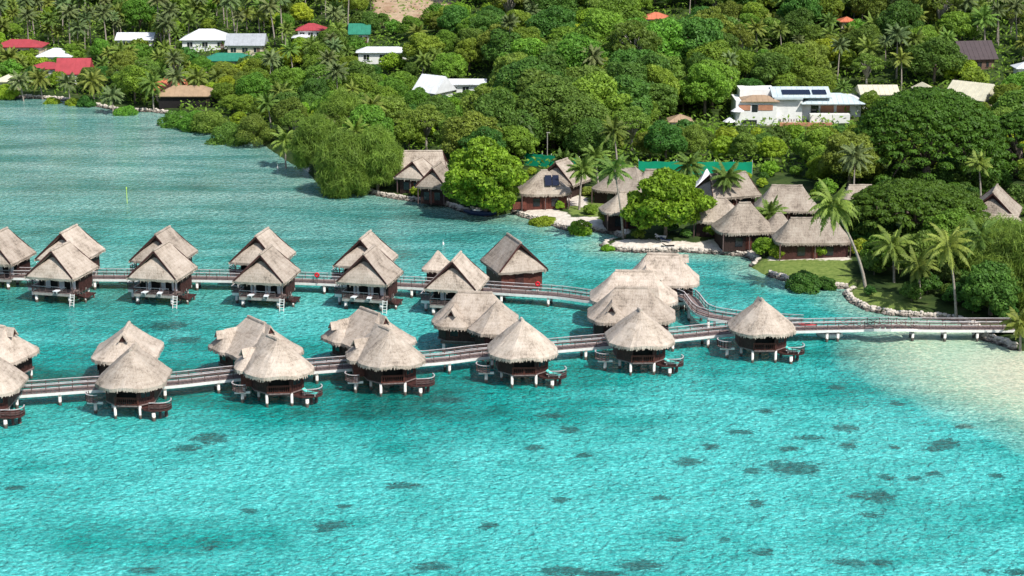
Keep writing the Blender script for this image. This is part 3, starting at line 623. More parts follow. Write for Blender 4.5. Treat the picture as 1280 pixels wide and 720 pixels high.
# ---- round-ended overwater bungalow (front row)
def round_hut(lab, group, R_=4.5, h=3.6, back=2.6, wing=True, flip=1, ridge_ang=R(100), gab_end=True, decks=True):
    t = empty('overwater_bungalow'); tag(t, lab, 'bungalow', group); ez = 4.05
    mb, dk = MB(), []
    rx, ry = math.cos(ridge_ang)*back*flip, math.sin(ridge_ang)*back
    base_ = [(x*(1+.5*(R_*.965/math.hypot(x, y)-1)), y*(1+.5*(R_*.965/math.hypot(x, y)-1))) for x, y in octo(R_)]
    foot = [(x*.98+(rx if y > 0 else 0)*min(1, max(0, y)/2), (y+(ry if y > 1.5 else (ry*max(0, y)/1.5))) if y > 0 else y) for x, y in base_]
    wv = lambda p: .30*math.exp(-((p[0]-.2)/1.6)**2) if p[1] < -R_*.6 else 0
    hip(mb, foot, ((0, 0), (rx, ry)), ez, h, wave=wv, sag=-.04)
    ridgecap(mb, (0, 0), (rx, ry), ez+h-.05, .22)
    if gab_end: gablet(mb, dk, (rx+math.cos(ridge_ang)*.85*flip, ry+math.sin(ridge_ang)*.85, ez+h-.12), ridge_ang if flip > 0 else math.pi-ridge_ang, 1.4, .95, 1.0)
    wc = (-flip*R_*.62, R_*.42)
    if wing:
        hip(mb, rrect(5.2, 5.0, 1.2), ((-.6, 0), (.9, 0)), ez-.05, h*.62, off=wc)
        gablet(mb, dk, (wc[0]-flip*1.3, wc[1]-.35, ez+h*.62-.22), R(212) if flip > 0 else R(-32), 1.25, .85, .9)
    mb.build('thatched_roof', THATCH, t); [q_.build('gable_board', WOOD, t) for q_ in dk]
    wr = R_-1.4; oc = [(wr*math.cos(R(22.5)+R(45)*k), wr*math.sin(R(22.5)+R(45)*k)) for k in range(8)]
    oc = [(x+(rx if y > 0 else 0), y+(ry if y > 0 else 0)) for x, y in oc]
    m = MB()
    for k in range(8):
        a, b = oc[k], oc[(k+1) % 8]
        if k in (5,): continue              # open veranda towards the lagoon
        wallboards(m, a, b, FLOOR, ez+.15)
    m.build('wall', WOOD, t)
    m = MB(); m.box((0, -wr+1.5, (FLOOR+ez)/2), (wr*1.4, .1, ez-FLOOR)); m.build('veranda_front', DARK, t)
    for k in (2, 7, 6):
        a, b = oc[k], oc[(k+1) % 8]; ang = math.atan2(b[1]-a[1], b[0]-a[0]); mx, my = (a[0]+b[0])/2, (a[1]+b[1])/2
        nx, ny = math.sin(ang), -math.cos(ang)
        m = MB(); m.box((mx+nx*.08, my+ny*.08, FLOOR+1.35), (1.3, .05, 1.1), ang); w_ = m.build('window', GLASS, t)
        m = MB()
        for s_ in (-.68, 0, .68): m.box((mx+nx*.1+math.cos(ang)*s_, my+ny*.1+math.sin(ang)*s_, FLOOR+1.35), (.07, .07, 1.25), ang)
        for zz in (.75, 1.95): m.box((mx+nx*.1, my+ny*.1, FLOOR+zz), (1.43, .06, .07), ang)
        m.build('frame', WOODRED, w_)
    m = MB(); m.prism([(x*1.03, y*1.03) for x, y in oc], FLOOR-.14, FLOOR); m.build('deck', DECK, t)
    m = MB(); m.box((0, -wr*.93+.35, FLOOR-.27), (wr*.95, .26, .24)); m.build('beam', RAIL, t)
    a, b = oc[5], oc[6]
    m, tp = MB(), MB(); railing(m, tp, [(a[0]-.2, -wr*.95), (b[0]+.2, -wr*.95)], FLOOR, .95, 1.4, (.12, .88), bal=.24); m.build('railing', WOODRED, t); tp.build('rail_top', WOODRED, t)
    for x, y in ((-1.5, -wr*.85), (1.5, -wr*.85), (-wr*.8, 0), (wr*.8, 0), (-wr*.5+rx, wr*.7+ry), (wr*.5+rx, wr*.7+ry), (0, 1)): piling(t, x, y, FLOOR-.15, .17)
    if wing:
        m = MB(); x0, y0 = wc; q = 1.75
        wallboards(m, (x0-q, y0-q), (x0+q, y0-q), FLOOR, ez+.05); wallboards(m, (x0-q, y0-q), (x0-q, y0+q), FLOOR, ez+.05); wallboards(m, (x0-q, y0+q), (x0+q, y0+q), FLOOR, ez+.05)
        m.build('entry_wall', WOODRED, t)
        piling(t, x0-q+.3, y0-q+.3, FLOOR-.1, .2); piling(t, x0-q+.3, y0+q-.3, FLOOR-.1, .2)
    if decks:
        # rounded sun deck on the right, lower than the veranda
        cx, cy = flip*(R_-1.15), -wr*.66; zf = FLOOR-.35
        full = rrect(3.6, 2.7, 1.15, .5); full = [(cx+x, cy+y) for x, y in full]
        m = MB(); m.prism(full, zf-.2, zf); m.build('sun_deck', WOOD, t)
        arc = [p for p in rrect(3.5, 2.6, 1.15, .5) if p[1] < .9 and p[0] > -.7]; arc = [(cx+x*flip, cy+y) for x, y in arc]
        m, tp = MB(), MB(); railing(m, tp, arc, zf, .85, 1.3, (.3, .6), sz=.06); m.build('sun_deck_rail', RAIL, t); tp.build('sun_deck_rail_top', RAILTOP, t)
        piling(t, cx-flip*.1, cy-1.2, zf-.4, .22); piling(t, cx+flip*1.0, cy+.5, zf-.4, .2, RAIL); piling(t, cx+flip*.4, cy-.1, zf-.4, .16, RAIL)
        # small entry landing on the left
        lx, ly = -flip*(R_-.1), -.2; 
        larc = [(lx+1.25*math.cos(a_), ly+1.25*math.sin(a_)) for a_ in [R(150+20*k) for k in range(8)]]
        m = MB(); m.prism(larc, FLOOR-.3, FLOOR-.18); m.build('landing', DECK, t)
        m, tp = MB(), MB(); railing(m, tp, larc, FLOOR-.18, .85, .8, (.3, .6)); m.build('landing_rail', RAIL, t); tp.build('landing_rail_top', RAILTOP, t)
        m = MB(); m.box((lx, ly-.6, FLOOR-.44), (1.9, .25, .25)); m.build('landing_beam', WHITE, t)
        piling(t, lx, ly-.6, FLOOR-.5, .2)
    return t

def long_hut(lab, group, W=11.5, D=8.4, h=3.6, ridge=4.2, gl=True, gr=True, cone=None, r=2.6, wallmat=None):
    """broad overwater bungalow, ridge along local x, little hoods at the right ridge end and low on the front left"""
    t = empty('overwater_bungalow'); tag(t, lab, 'bungalow', group); ez = 4.05; mb, dk = MB(), []
    hip(mb, rrect(W, D, r), ((-ridge/2, 0), (ridge/2, 0)), ez, h); ridgecap(mb, (-ridge/2, 0), (ridge/2, 0), ez+h-.05, .22)
    if gr: gablet(mb, dk, (ridge/2+.9, 0, ez+h-.12), 0, 1.35, .95, 1.0)
    if gl:
        hip(mb, rrect(5.0, 4.6, 1.4), ((0, -.6), (0, 1.6)), ez-.02, h*.66, off=(-W*.22, -D*.30)); gablet(mb, dk, (-W*.22, -D*.30-1.35, ez+h*.66-.2), -math.pi/2-.2, 1.3, .85, .9)
    if cone:
        cx, cy, cr, ch = cone; hip(mb, octo(cr), ((0, 0), (0, 1.0)), ez-.05, ch, off=(cx, cy))
    mb.build('thatched_roof', THATCH, t); [q_.build('gable_board', WOOD, t) for q_ in dk]
    w, d = W/2-1, D/2-.9; m = MB()
    pts = [(-w, -d+1.2), (-w+1.2, -d), (w-1.2, -d), (w, -d+1.2), (w, d-1.2), (w-1.2, d), (-w+1.2, d), (-w, d-1.2)]
    for a, b in zip(pts, pts[1:]+pts[:1]): wallboards(m, a, b, FLOOR, ez+.1)
    m.build('wall', wallmat or WOOD, t)
    for sx in (-w*.5, w*.1, w*.62):
        m = MB(); m.box((sx, -d-.09, FLOOR+1.2), (1.1, .05, 1.2)); w_ = m.build('window', GLASS, t)
        m = MB(); m.box((sx, -d-.12, FLOOR+.55), (1.3, .08, .08)); m.box((sx, -d-.12, FLOOR+1.85), (1.3, .08, .08)); m.box((sx-.6, -d-.12, FLOOR+1.2), (.08, .08, 1.3)); m.box((sx+.6, -d-.12, FLOOR+1.2), (.08, .08, 1.3)); m.build('frame', WOODRED, w_)
    m = MB(); m.prism([(x*1.04, y*1.04) for x, y in pts], FLOOR-.14, FLOOR); m.build('deck', DECK, t)
    for yy in (-d+.3, 0, d-.3): m = MB(); m.box((0, yy, FLOOR-.33), (2*w-.8, .26, .36)); m.build('beam', RAIL, t)
    for x in (-w+.8, 0, w-.8):
        for y in (-d+.4, d-.4): piling(t, x, y, FLOOR-.3, .2)
    if cone:
        cx, cy, cr, ch = cone; m = MB(); oc = [(cx+(cr-1)*math.cos(R(22.5+45*k)), cy+(cr-1)*math.sin(R(22.5+45*k))) for k in range(8)]
        for k in range(8): wallboards(m, oc[k], oc[(k+1) % 8], FLOOR, ez)
        m.build('entry_wall', WOOD, t); m = MB(); m.prism([(cx+(x-cx)*1.08, cy+(y-cy)*1.08) for x, y in oc], FLOOR-.16, FLOOR-.02); m.build('entry_deck', DECK, t)
        piling(t, cx-1.4, cy-cr+1.4, FLOOR-.3, .2); piling(t, cx+1.4, cy-cr+1.4, FLOOR-.3, .2)
    return t
def put(t, x, y, rz): t.location = (x, y, 0); t.rotation_euler = (0, 0, rz); return t
def corner(px, py, W, L, yaw, sx, sy=-1, ez=4.0):      # centre of a roof whose eave corner (sx,sy) shows at the picture point
    c = U(px, py, ez); dx, dy = sx*W/2, sy*L/2; ca, sa = math.cos(yaw), math.sin(yaw)
    return c.x-(dx*ca-dy*sa), c.y-(dx*sa+dy*ca)

GA = 'gabled bungalows along the rear boardwalk'; GB = 'bungalows along the front boardwalk'
Y1 = R(-12)
names_s = ['before the rear boardwalk, leftmost full one', 'before the rear boardwalk, second from the left', 'before the rear boardwalk, third from the left', 'before the rear boardwalk, fourth from the left', 'before the rear boardwalk, beside the small square hut']
proto = gable_hut('', GA)
for k, (px, py) in enumerate([(93, 350), (221, 352.5), (354, 356), (485, 358.5), (596, 366)]):
    o = proto if k == 0 else copy_tree(proto)
    x, y = corner(px, py, 7.8, 8.2, Y1, 1); put(o, x, y, Y1+R((k*37 % 5-2)*.8)); o.scale.z = 1+(k*53 % 5-2)*.012; o['label'] = 'steep gabled thatched bungalow with white ladder '+names_s[k] if k < 4 else 'steep gabled thatched bungalow '+names_s[k]
SROW = []
protoN = gable_hut('', GA, ladder=False)
for k, (px, py, lab) in enumerate([(43, 325, 'thatched gable bungalow behind the boardwalk, its roof rising over the leftmost laddered one'), (161, 327, 'thatched gable bungalow behind the boardwalk and behind the second laddered one'), (286, 329, 'thatched gable bungalow behind the boardwalk and behind the third laddered one'),
                                  (416, 333, 'thatched gable bungalow behind the boardwalk and behind the fourth laddered one'), (-46, 329, 'thatched bungalow behind the boardwalk, cut by the left edge')]):
    o = protoN if k == 0 else copy_tree(protoN)
    x, y = corner(px, py, 7.8, 8.2, Y1, -1); put(o, x, y, Y1); o['label'] = lab
o = gable_hut('large gabled bungalow turned to the right with bare red brown walls, behind the boardwalk', GA, W=7.8, L=8.6, h=4.0, ladder=False)
x, y = corner(623, 343, 7.8, 8.6, R(19), -1); put(o, x, y, R(19))
for ch in list(o.children):
    if ch.name.startswith(('veranda_front', 'curtain', 'railing', 'rail_top', 'entry', 'veranda_post')): bpy.data.objects.remove(ch)
m = MB(); w, l = 7.8/2-.75, 8.6/2-.8
wallboards(m, (-w, -l), (w, -l), FLOOR-.6, 4.4); wallboards(m, (-w, -l), (-w, l), FLOOR-.6, 4.2); wallboards(m, (w, -l), (w, l), FLOOR-.6, 4.2); m.build('front_wall', WOODRED, o)
m = MB(); m.box((-.4, -l-.1, FLOOR+.9), (1.3, .07, 1.9)); m.build('door', WOOD, o)
# small square hut on the boardwalk
t = empty('boardwalk_hut'); tag(t, 'small square hut with pyramid thatch standing on the rear boardwalk', 'hut'); mb = MB()
hip(mb, rrect(4.4, 4.4, .9), ((-.1, 0), (.1, 0)), 3.95, 2.5); mb.build('thatched_roof', THATCH, t)
m = MB()
for a, b in (((-1.4, -1.4), (1.4, -1.4)), ((1.4, -1.4), (1.4, 1.4)), ((1.4, 1.4), (-1.4, 1.4)), ((-1.4, 1.4), (-1.4, -1.4))): wallboards(m, a, b, FLOOR, 4.1)
m.build('wall', WOOD, t); m = MB(); m.box((0, 0, FLOOR-.1), (3.6, 3.6, .2)); m.build('deck', DECK, t)
for sx in (-1.3, 1.3): piling(t, sx, -1.3, FLOOR-.2, .2); piling(t, sx, 1.3, FLOOR-.2, .2)
c = U(547, 338, 3.9); put(t, c.x, c.y+2.0, R(-10))

def rh(px, py, yaw, lab, **kw):          # px,py: lowest point of the front eave
    Rr = kw.get('R_', 4.5); t = round_hut(lab, GB, **kw); c = U(px, py, 3.75)
    ap = Rr*math.cos(math.pi/8); put(t, c.x-math.sin(yaw)*ap*1.0, c.y+math.cos(yaw)*ap, yaw); return t
rh(154, 491, R(-3), 'round ended thatched bungalow in front of the front boardwalk, leftmost in full view', ridge_ang=R(95), wing=False)
rh(-33, 499, R(-5), 'round ended thatched bungalow cut by the left edge, with a rounded sun deck', wing=False)
rh(348, 476, R(6), 'round ended thatched bungalow with side wing, third from the left along the front boardwalk', R_=4.6, ridge_ang=R(120))
rh(492, 463, R(8), 'round ended thatched bungalow with reddish slatted veranda, fourth along the front boardwalk', R_=4.6, ridge_ang=R(115))
rh(656, 453, R(3), 'cone roofed bungalow with turquoise cushion on its deck, middle of the front boardwalk', R_=4.75, wing=False, back=.9, gab_end=False, h=3.9)
rh(805, 438, R(2), 'round ended bungalow lowest in the stacked column of four thatched roofs', R_=4.7, wing=False, back=1.2, gab_end=False, h=3.7)
rh(958, 423, R(0), 'lone cone roofed bungalow nearest the shore on the front boardwalk', R_=4.7, wing=False, back=.8, gab_end=True, h=3.65)
def lh(px, py, yaw, lab, **kw):          # px,py: picture point of the roof centre at eave level
    t = long_hut(lab, GB, **kw); c = U(px, py, 4.0); put(t, c.x, c.y, yaw); return t
lh(160, 438, R(-88), 'thatched bungalow whose little dark gable peeps over the leftmost round one', W=10, D=8.2, gl=False, h=3.1, ridge=4.0)
lh(-9, 441, R(-20), 'broad thatched bungalow cut by the left edge, behind the front boardwalk', W=10, D=9)
lh(322, 434, R(-52), 'broad thatched bungalow behind the boardwalk, above the third round one', W=11.5, D=8.8)
lh(463, 422, R(-50), 'broad thatched bungalow behind the boardwalk, above the fourth round one', W=11.5, D=8.8)
lh(594, 398, R(-8), 'broad bungalow with lower cone roofed entry, behind the middle of the front boardwalk', W=11.2, D=8.2, ridge=4.6, cone=(3.4, -3.6, 3.9, 3.4), gr=False)
lh(789, 392, R(-3), 'broad thatched bungalow second from the bottom in the stacked column of roofs', W=11.8, D=8.4, ridge=4.4)
lh(792, 370, R(-3), 'broad thatched bungalow third from the bottom in the stacked column of roofs', W=12.2, D=8.6, ridge=5.2, gl=False)
lh(828, 348, R(-5), 'broad thatched bungalow topmost in the stacked column of roofs', W=10.6, D=8.4, ridge=4.6)

# ------------------------------------------------------------------ boardwalks
def spline(pts, step=1.0):
    P0 = [Vector((p[0], p[1], p[2])) for p in pts]; P0 = [P0[0]*2-P0[1]]+P0+[P0[-1]*2-P0[-2]]; out = []
    for i in range(1, len(P0)-2):
        a, b, c, d = P0[i-1:i+3]; n = max(1, int((c-b).length/step))
        for k in range(n):
            t = k/n; out.append(.5*((2*b)+(-a+c)*t+(2*a-5*b+4*c-d)*t*t+(-a+3*b-3*c+d)*t**3))
    out.append(P0[-2]); return out
def boardwalk(lab, pts_px, zs=None, w=2.0, pile_px=None, gap=4.8, rail_h=1.0, skip=None, brace=False):
    ctl = []
    for k, (x, y) in enumerate(pts_px): ctl.append(U(x, y, zs[k] if zs else 1.75))
    c = spline(ctl, 1.5); t = empty('boardwalk', (0, 0, 0)); tag(t, lab, 'boardwalk')
    nrm = []
    for i in range(len(c)):
        d = c[min(i+1, len(c)-1)]-c[max(i-1, 0)]; nrm.append(Vector((-d.y, d.x, 0)).normalized())
    m = MB(); e = {-1: MB(), 1: MB()}; acc = 0
    for i in range(len(c)-1):
        L = (c[i+1]-c[i]).length; n = max(1, int(L/.5))
        for k in range(n):
            f = (k+.5)/n; p = c[i].lerp(c[i+1], f); nn = nrm[i].lerp(nrm[i+1], f).normalized(); d = (c[i+1]-c[i]).normalized()
            a = p-d*(L/n*.46); b = p+d*(L/n*.46)
            z = random.uniform(-.006, .006)
            vs = [a-nn*w/2, a+nn*w/2, b+nn*w/2, b-nn*w/2]; vs = [(q.x, q.y, q.z+z) for q in vs]+[(q.x, q.y, q.z-.08) for q in vs]
            m.add(vs, [(3, 2, 1, 0), (4, 5, 6, 7), (0, 1, 5, 4), (1, 2, 6, 5), (2, 3, 7, 6), (3, 0, 4, 7)])
        for sg in (-1, 1):
            a = c[i]+nrm[i]*(w/2+.02)*sg; b = c[i+1]+nrm[i+1]*(w/2+.02)*sg; e[sg].beam(a-Vector((0, 0, .26)), b-Vector((0, 0, .26)), .12, .34)
    m.build('deck', DECK, t); e[-1].build('edge_beam', WHITE, t); e[1].build('edge_beam', WHITE, t)
    for sg in (-1, 1):
        r_, tp = MB(), MB()
        pts = [(q+nrm[i]*(w/2-.03)*sg) for i, q in enumerate(c)]
        for i, (a, b) in enumerate(zip(pts[:-1], pts[1:])):
            if i % 1 == 0: r_.box((a.x, a.y, a.z+rail_h/2), (.09, .09, rail_h))
            for f in (.28, .55, .8): (tp if f == .55 else r_).beam((a.x, a.y, a.z+rail_h*f), (b.x, b.y, b.z+rail_h*f), .05, .08)
            if brace: r_.beam((a.x, a.y, a.z+.1), (b.x, b.y, b.z+rail_h-.1), .05, .07); r_.beam((a.x, a.y, a.z+rail_h-.1), (b.x, b.y, b.z+.1), .05, .07)
            tp.beam((a.x, a.y, a.z+rail_h+.02), (b.x, b.y, b.z+rail_h+.02), .13, .06)
        r_.build('railing', RAIL, t); tp.build('handrail', RAILTOP, t)
    cum = 0; k = 0
    last = None
    for i in range(len(c)):
        if last is not None and (c[i]-last).length < gap: continue
        last = c[i]
        mm = MB(); a = c[i]-nrm[i]*(w/2+.1); b = c[i]+nrm[i]*(w/2+.1); mm.beam(a-Vector((0, 0, .5)), b-Vector((0, 0, .5)), .3, .26); mm.build('cross_beam', CONC, t)
        for sg in (-1, 1):
            q = c[i]+nrm[i]*(w/2-.1)*sg; piling(t, q.x, q.y, q.z-.5, .19)
    return t
boardwalk('long brown boardwalk with white edge beam running behind the laddered gabled bungalows', [(-60, 343), (0, 344), (60, 345), (120, 346), (200, 346.5), (300, 348), (420, 352), (530, 357), (640, 364), (700, 368), (745, 374), (800, 378), (858, 374)], gap=6.2)
boardwalk('curving boardwalk with dark railing descending from the column of roofs towards the cone roofed bungalow', [(846, 366), (862, 372), (878, 390), (905, 397), (950, 402), (1004, 405)], zs=[2.6, 2.5, 2.2, 1.95, 1.8, 1.8], gap=4.4)
boardwalk('long front boardwalk linking the round bungalows', [(-40, 494), (40, 489), (110, 484), (205, 479), (290, 470), (410, 459), (540, 450), (600, 443), (700, 434), (770, 428), (850, 420), (910, 414), (962, 411), (1004, 410), (1046, 409)], gap=4.9)
# arched bridge and the last stretch to the shore
boardwalk('arched footbridge span with crossed railings in the boardwalk near the shore', [(1046, 409), (1082, 408.5), (1096, 408), (1112, 408), (1126, 408), (1140, 408.5)], zs=[1.75, 1.8, 2.2, 2.35, 2.2, 1.8], gap=50, brace=True)
boardwalk('last stretch of boardwalk with white rails and pilings reaching the wooded shore', [(1140, 408.5), (1180, 409), (1220, 409), (1266, 409)], zs=[1.75, 1.75, 1.75, 1.7], gap=3.6)

# ------------------------------------------------------------------ loungers and small things
def lounger(lab, group, x, y, z, rz, mat):
    t = empty('sun_lounger', (x, y, z), rz); tag(t, lab, 'sun lounger', group)
    m = MB()
    for sx in (-.28, .28):
        m.beam((sx, -.9, .3), (sx, .9, .3), .06, .07)
        for sy in (-.75, .6): m.box((sx, sy, .15), (.06, .06, .3))
    m.build('frame', WHITE, t)
    m = MB(); m.box((0, -.25, .39), (.66, 1.3, .11)); m.beam((0, .38, .38), (0, .98, .75), .66, .11); m.build('cushion', mat, t)
    return t
def world_of(t, lx, ly): 
    a = t.rotation_euler[2]; return t.location.x+lx*math.cos(a)-ly*math.sin(a), t.location.y+lx*math.sin(a)+ly*math.cos(a)
huts = [o for o in COL.objects if o.name.startswith('overwater_bungalow')]
first = [o for o in huts if 'with white ladder' in o['label']]
ords = ['leftmost', 'second', 'third', 'fourth']
for k, o in enumerate(first):
    for j, lx in enumerate((-1.2, 1.0) if k != 0 else (1.0,)):
        x, y = world_of(o, lx, -3.35); lounger('white cushioned lounger on the veranda of the %s laddered bungalow, %s side' % (ords[k], 'left' if lx < 0 else 'right'), 'white loungers on verandas', x, y, FLOOR, o.rotation_euler[2]+R(8*(j*2-1)), CURT)
for o in huts:
    if 'cone roofed bungalow' in o['label'] or 'lowest in the stacked' in o['label'] or 'third from the left along' in o['label']:
        x, y = world_of(o, 3.75, -3.0); nm = 'middle cone roofed bungalow' if 'middle' in o['label'] else 'lone bungalow nearest the shore' if 'lone' in o['label'] else 'bungalow lowest in the stacked column' if 'lowest' in o['label'] else 'third round bungalow'
        lounger('turquoise cushioned lounger on the rounded sun deck of the '+nm, 'turquoise loungers on sun decks', x, y, FLOOR-.35, R(70), TURQ)

def person(name_lab, x, y, z, rz, shirt, pants, h=1.7):
    t = empty('person', (x, y, z), rz); tag(t, name_lab, 'person')
    skin = MATS.get('skin') or basic('skin', (.30, .17, .11), .6, .1, 3)
    me = bpy.data.meshes.new('body')
    J = [((0, 0, .95), .13), ((0, 0, 1.12), .12), ((0, 0, 1.32), .14), ((0, 0, 1.45), .07), ((0, -.01, 1.56), .085), ((0, -.01, 1.64), .08),
         ((.19, 0, 1.38), .055), ((.25, -.02, 1.12), .042), ((.24, -.10, .90), .034), ((-.19, 0, 1.38), .055), ((-.25, -.02, 1.12), .042), ((-.24, -.10, .90), .034),
         ((.10, 0, .88), .09), ((.11, -.05, .48), .06), ((.11, .03, .06), .042), ((.11, -.12, .03), .035), ((-.10, 0, .88), .09), ((-.11, .03, .48), .06), ((-.11, .08, .06), .042), ((-.11, -.06, .03), .035)]
    E = [(0, 1), (1, 2), (2, 3), (3, 4), (4, 5), (2, 6), (6, 7), (7, 8), (2, 9), (9, 10), (10, 11), (0, 12), (12, 13), (13, 14), (14, 15), (0, 16), (16, 17), (17, 18), (18, 19)]
    me.from_pydata([Vector(j[0])*(h/1.7) for j in J], E, []); me.materials.append(skin)
    o = bpy.data.objects.new('body', me); COL.objects.link(o); o.parent = t
    md = o.modifiers.new('skin', 'SKIN'); 
    for k, sv_ in enumerate(me.skin_vertices[0].data): sv_.radius = (J[k][1], J[k][1]*.85); sv_.use_root = (k == 0)
    o.modifiers.new('sub', 'SUBSURF').levels = 1
    m = MB(); m.tube([(0, 0, .93), (0, 0, 1.15), (0, 0, 1.38), (0, 0, 1.47)], [.17, .165, .20, .10], 12); m.build('shirt', shirt, t, True)
    m = MB()
    for sx in (-.10, .10): m.tube([(sx, 0, .97), (sx, 0, .6)], [.115, .095], 10)
    m.build('shorts', pants, t, True)
    m = MB(); m.blob((0, .015, 1.66), .115, .05); m.build('hair', DARK, t, True)
    return t

# channel marker, mooring posts, buoys
t = empty('channel_marker', U(159, 254)); tag(t, 'thin yellow green marker pole standing in open water at left', 'marker pole')
m = MB(); m.tube([(0, 0, -2), (0, 0, 3.0)], .055, 8); m.build('pole', YEL, t); m = MB(); m.tube([(0, 0, 2.6), (0, 0, 3.0)], .11, 8); m.build('topmark', YEL, t)
for (x, y, lb) in ((347, 211, 'small white mooring post in shallow water near the shore sandbank'), (554, 306, 'small white mooring buoy in the channel beyond the square hut')):
    t = empty('mooring_buoy', U(x, y)); tag(t, lb, 'buoy', None); m = MB(); m.tube([(0, 0, -.4), (0, 0, .4), (0, 0, .7), (0, 0, .85)], [.26, .3, .16, .05], 10); m.build('float', WHITE, t, True); m = MB(); m.tube([(0, 0, .8), (0, 0, 1.5)], .04, 6); m.build('stick', WHITE, t); t.scale = (.6, .6, .6)
for (x, y, lb) in ((397, 342, 'round red life ring on the rear boardwalk between the third and fourth bungalows'), (672, 353, 'round red life ring by the wall of the red brown bungalow')):
    p = U(x, y, 3.0); t = empty('life_ring', (p.x, p.y-1.0, 1.75)); tag(t, lb, 'life ring', 'red life rings on posts')
    m = MB(); pts = [(.26*math.cos(a), 0, 1.3+.26*math.sin(a)) for a in [2*math.pi*k/16 for k in range(17)]]; m.tube(pts, .14, 7, False); m.build('ring', REDP, t, True); m = MB(); m.box((0, .2, .65), (.08, .08, 1.5)); m.build('post', RAIL, t)
p = U(1010, 409, 1.75)
t = empty('kayak', (p.x, p.y+.35, 1.80), R(85)); tag(t, 'red kayak lying on the front boardwalk right of the lone cone roofed bungalow', 'kayak')
def hull(mb, L, W, H, zb=0, n=12):
    rings = []
    for i in range(n+1):
        f = i/n*2-1; w = W/2*(1-abs(f)**2.6)+.02; z0 = zb+abs(f)**3*H*.6
        rings.append([(w, f*L/2, zb+H), (w*.75, f*L/2, z0+H*.35), (0, f*L/2, z0), (-w*.75, f*L/2, z0+H*.35), (-w, f*L/2, zb+H)])
    b = len(mb.v)
    for r_ in rings: mb.v.extend(r_)
    for i in range(n):
        for k in range(4): a = b+i*5+k; mb.f.append((a, a+1, a+6, a+5))
        mb.f.append((b+i*5+4, b+i*5, b+i*5+5, b+i*5+9))
m = MB(); hull(m, 2.6, .62, .32); m.build('hull', REDP, t, True); m = MB(); m.tube([(0, -.3, .335), (0, .35, .335)], .17, 8); m.build('seat_well', DARK, t)
c = U(1037, 424); t = empty('dinghy', (c.x, c.y+.3, -.1), R(80)); tag(t, 'small white dinghy floating under the boardwalk near the shore', 'dinghy')
m = MB(); hull(m, 3.6, 1.5, .9); m.build('hull', WHITE, t, True); m = MB(); m.box((0, .3, .93), (1.3, .3, .06)); m.box((0, -.7, .93), (1.1, .3, .06)); m.build('seat', WHITE, t)
c = U(600, 268); t = empty('motorboat', (c.x, c.y-1.0, -.15), R(70)); tag(t, 'dark blue boat moored in the shade under the bright almond tree', 'boat')
m = MB(); hull(m, 6.2, 2.0, 1.1); m.build('hull', NAVY, t, True); m = MB(); m.box((0, .4, 1.25), (1.3, 1.4, .3)); m.beam((0, 1.2, 1.4), (0, 1.6, 1.75), 1.2, .06); m.build('console', WHITE, t)
c = U(779, 297, 1.0); person('person in white shirt standing beside the leaning palm at the stone point', c.x+.3, c.y+.2, gz(c.x+.3, c.y+.2), R(20), CURT, CURT)

# ------------------------------------------------------------------ sea walls
def seawall(lab, i0, i1, hgt_=.9, big=1.0):
    m = MB(); rs = random.Random(i0); pts = shore[i0:i1+1]; root = pts[0]
    for a, b in zip(pts[:-1], pts[1:]):
        L = (b-a).length; n = max(1, int(L/.42)); d = (b-a).normalized(); nn = Vector((-d.y, d.x, 0))
        for k in range(n):
            p = a.lerp(b, (k+rs.random()*.6)/n)
            for lay in range(3):
                q = p+nn*(lay*.24-.10+rs.uniform(-.10, .10)); r_ = rs.uniform(.24, .46)*big
                m.blob((q.x-root.x, q.y-root.y, .06+lay*.30*hgt_+rs.uniform(-.1, .1)), r_, .22, (1.15, .9, .7), rs)
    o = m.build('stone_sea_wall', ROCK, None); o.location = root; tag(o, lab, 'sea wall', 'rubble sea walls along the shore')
seawall('low rubble bank along the far left shore under the palms', 3, 12)
seawall('pale rubble sea wall in front of the two small gabled garden huts', 21, 27)
seawall('rubble edge of the white beach by the solar panelled bungalow', 28, 35)
seawall('rubble wall round the sandy point under the round almond tree', 36, 44)
seawall('rubble wall of the small lawn headland with the dark bush', 45, 49)
seawall('curving rubble wall of the shaded lawn beside the arched bridge', 51, 58)
seawall('rocks at the shore end of the boardwalk', 58, 61, 1.1, 1.2)

# ------------------------------------------------------------------ foliage
def cards(C, Nn, sx, sy, rng, tang=None):
    n = len(C); Nn = Nn/np.maximum(1e-6, np.linalg.norm(Nn, axis=1, keepdims=True))
    if tang is None:
        tang = rng.normal(size=(n, 3))
    tang = tang-Nn*(tang*Nn).sum(1, keepdims=True); tang /= np.maximum(1e-6, np.linalg.norm(tang, axis=1, keepdims=True))
    bt = np.cross(Nn, tang); sx = np.asarray(sx).reshape(-1, 1)*np.ones((n, 1)); sy = np.asarray(sy).reshape(-1, 1)*np.ones((n, 1))
    V = np.stack([C-tang*sx, C+bt*sy*.62-tang*sx*.12, C+tang*sx, C-bt*sy*.62-tang*sx*.12], 1).reshape(-1, 3)
    return V, np.arange(4*n).reshape(-1, 4)
def lobes_for(rng, Rr, H, n, flat=.75, lo=.32, rmin=.28, rmax=.42, span=1.45):
    """overlapping clump centres spread over an uneven crown"""
    L = []; az0 = rng.uniform(0, 6.28)
    for k in range(n):
        a = az0+k*2.399; f = (k+.5)/n; up = 1-f*span
        rr = Rr*rng.uniform(.82, 1.1)*math.sqrt(max(0.02, 1-abs(up)**2.2))*(rng.uniform(.45, .80) if up > .2 else rng.uniform(.62, .82))
        cz = H*(lo+(1-lo)*.5)+(H*(1-lo)*.5)*up*.80; r = Rr*rng.uniform(rmin, rmax)
        L.append((math.cos(a)*rr, math.sin(a)*rr, cz+rng.uniform(-.04, .04)*H, r, r*flat*rng.uniform(.8, 1.1)))
    return np.array(L)
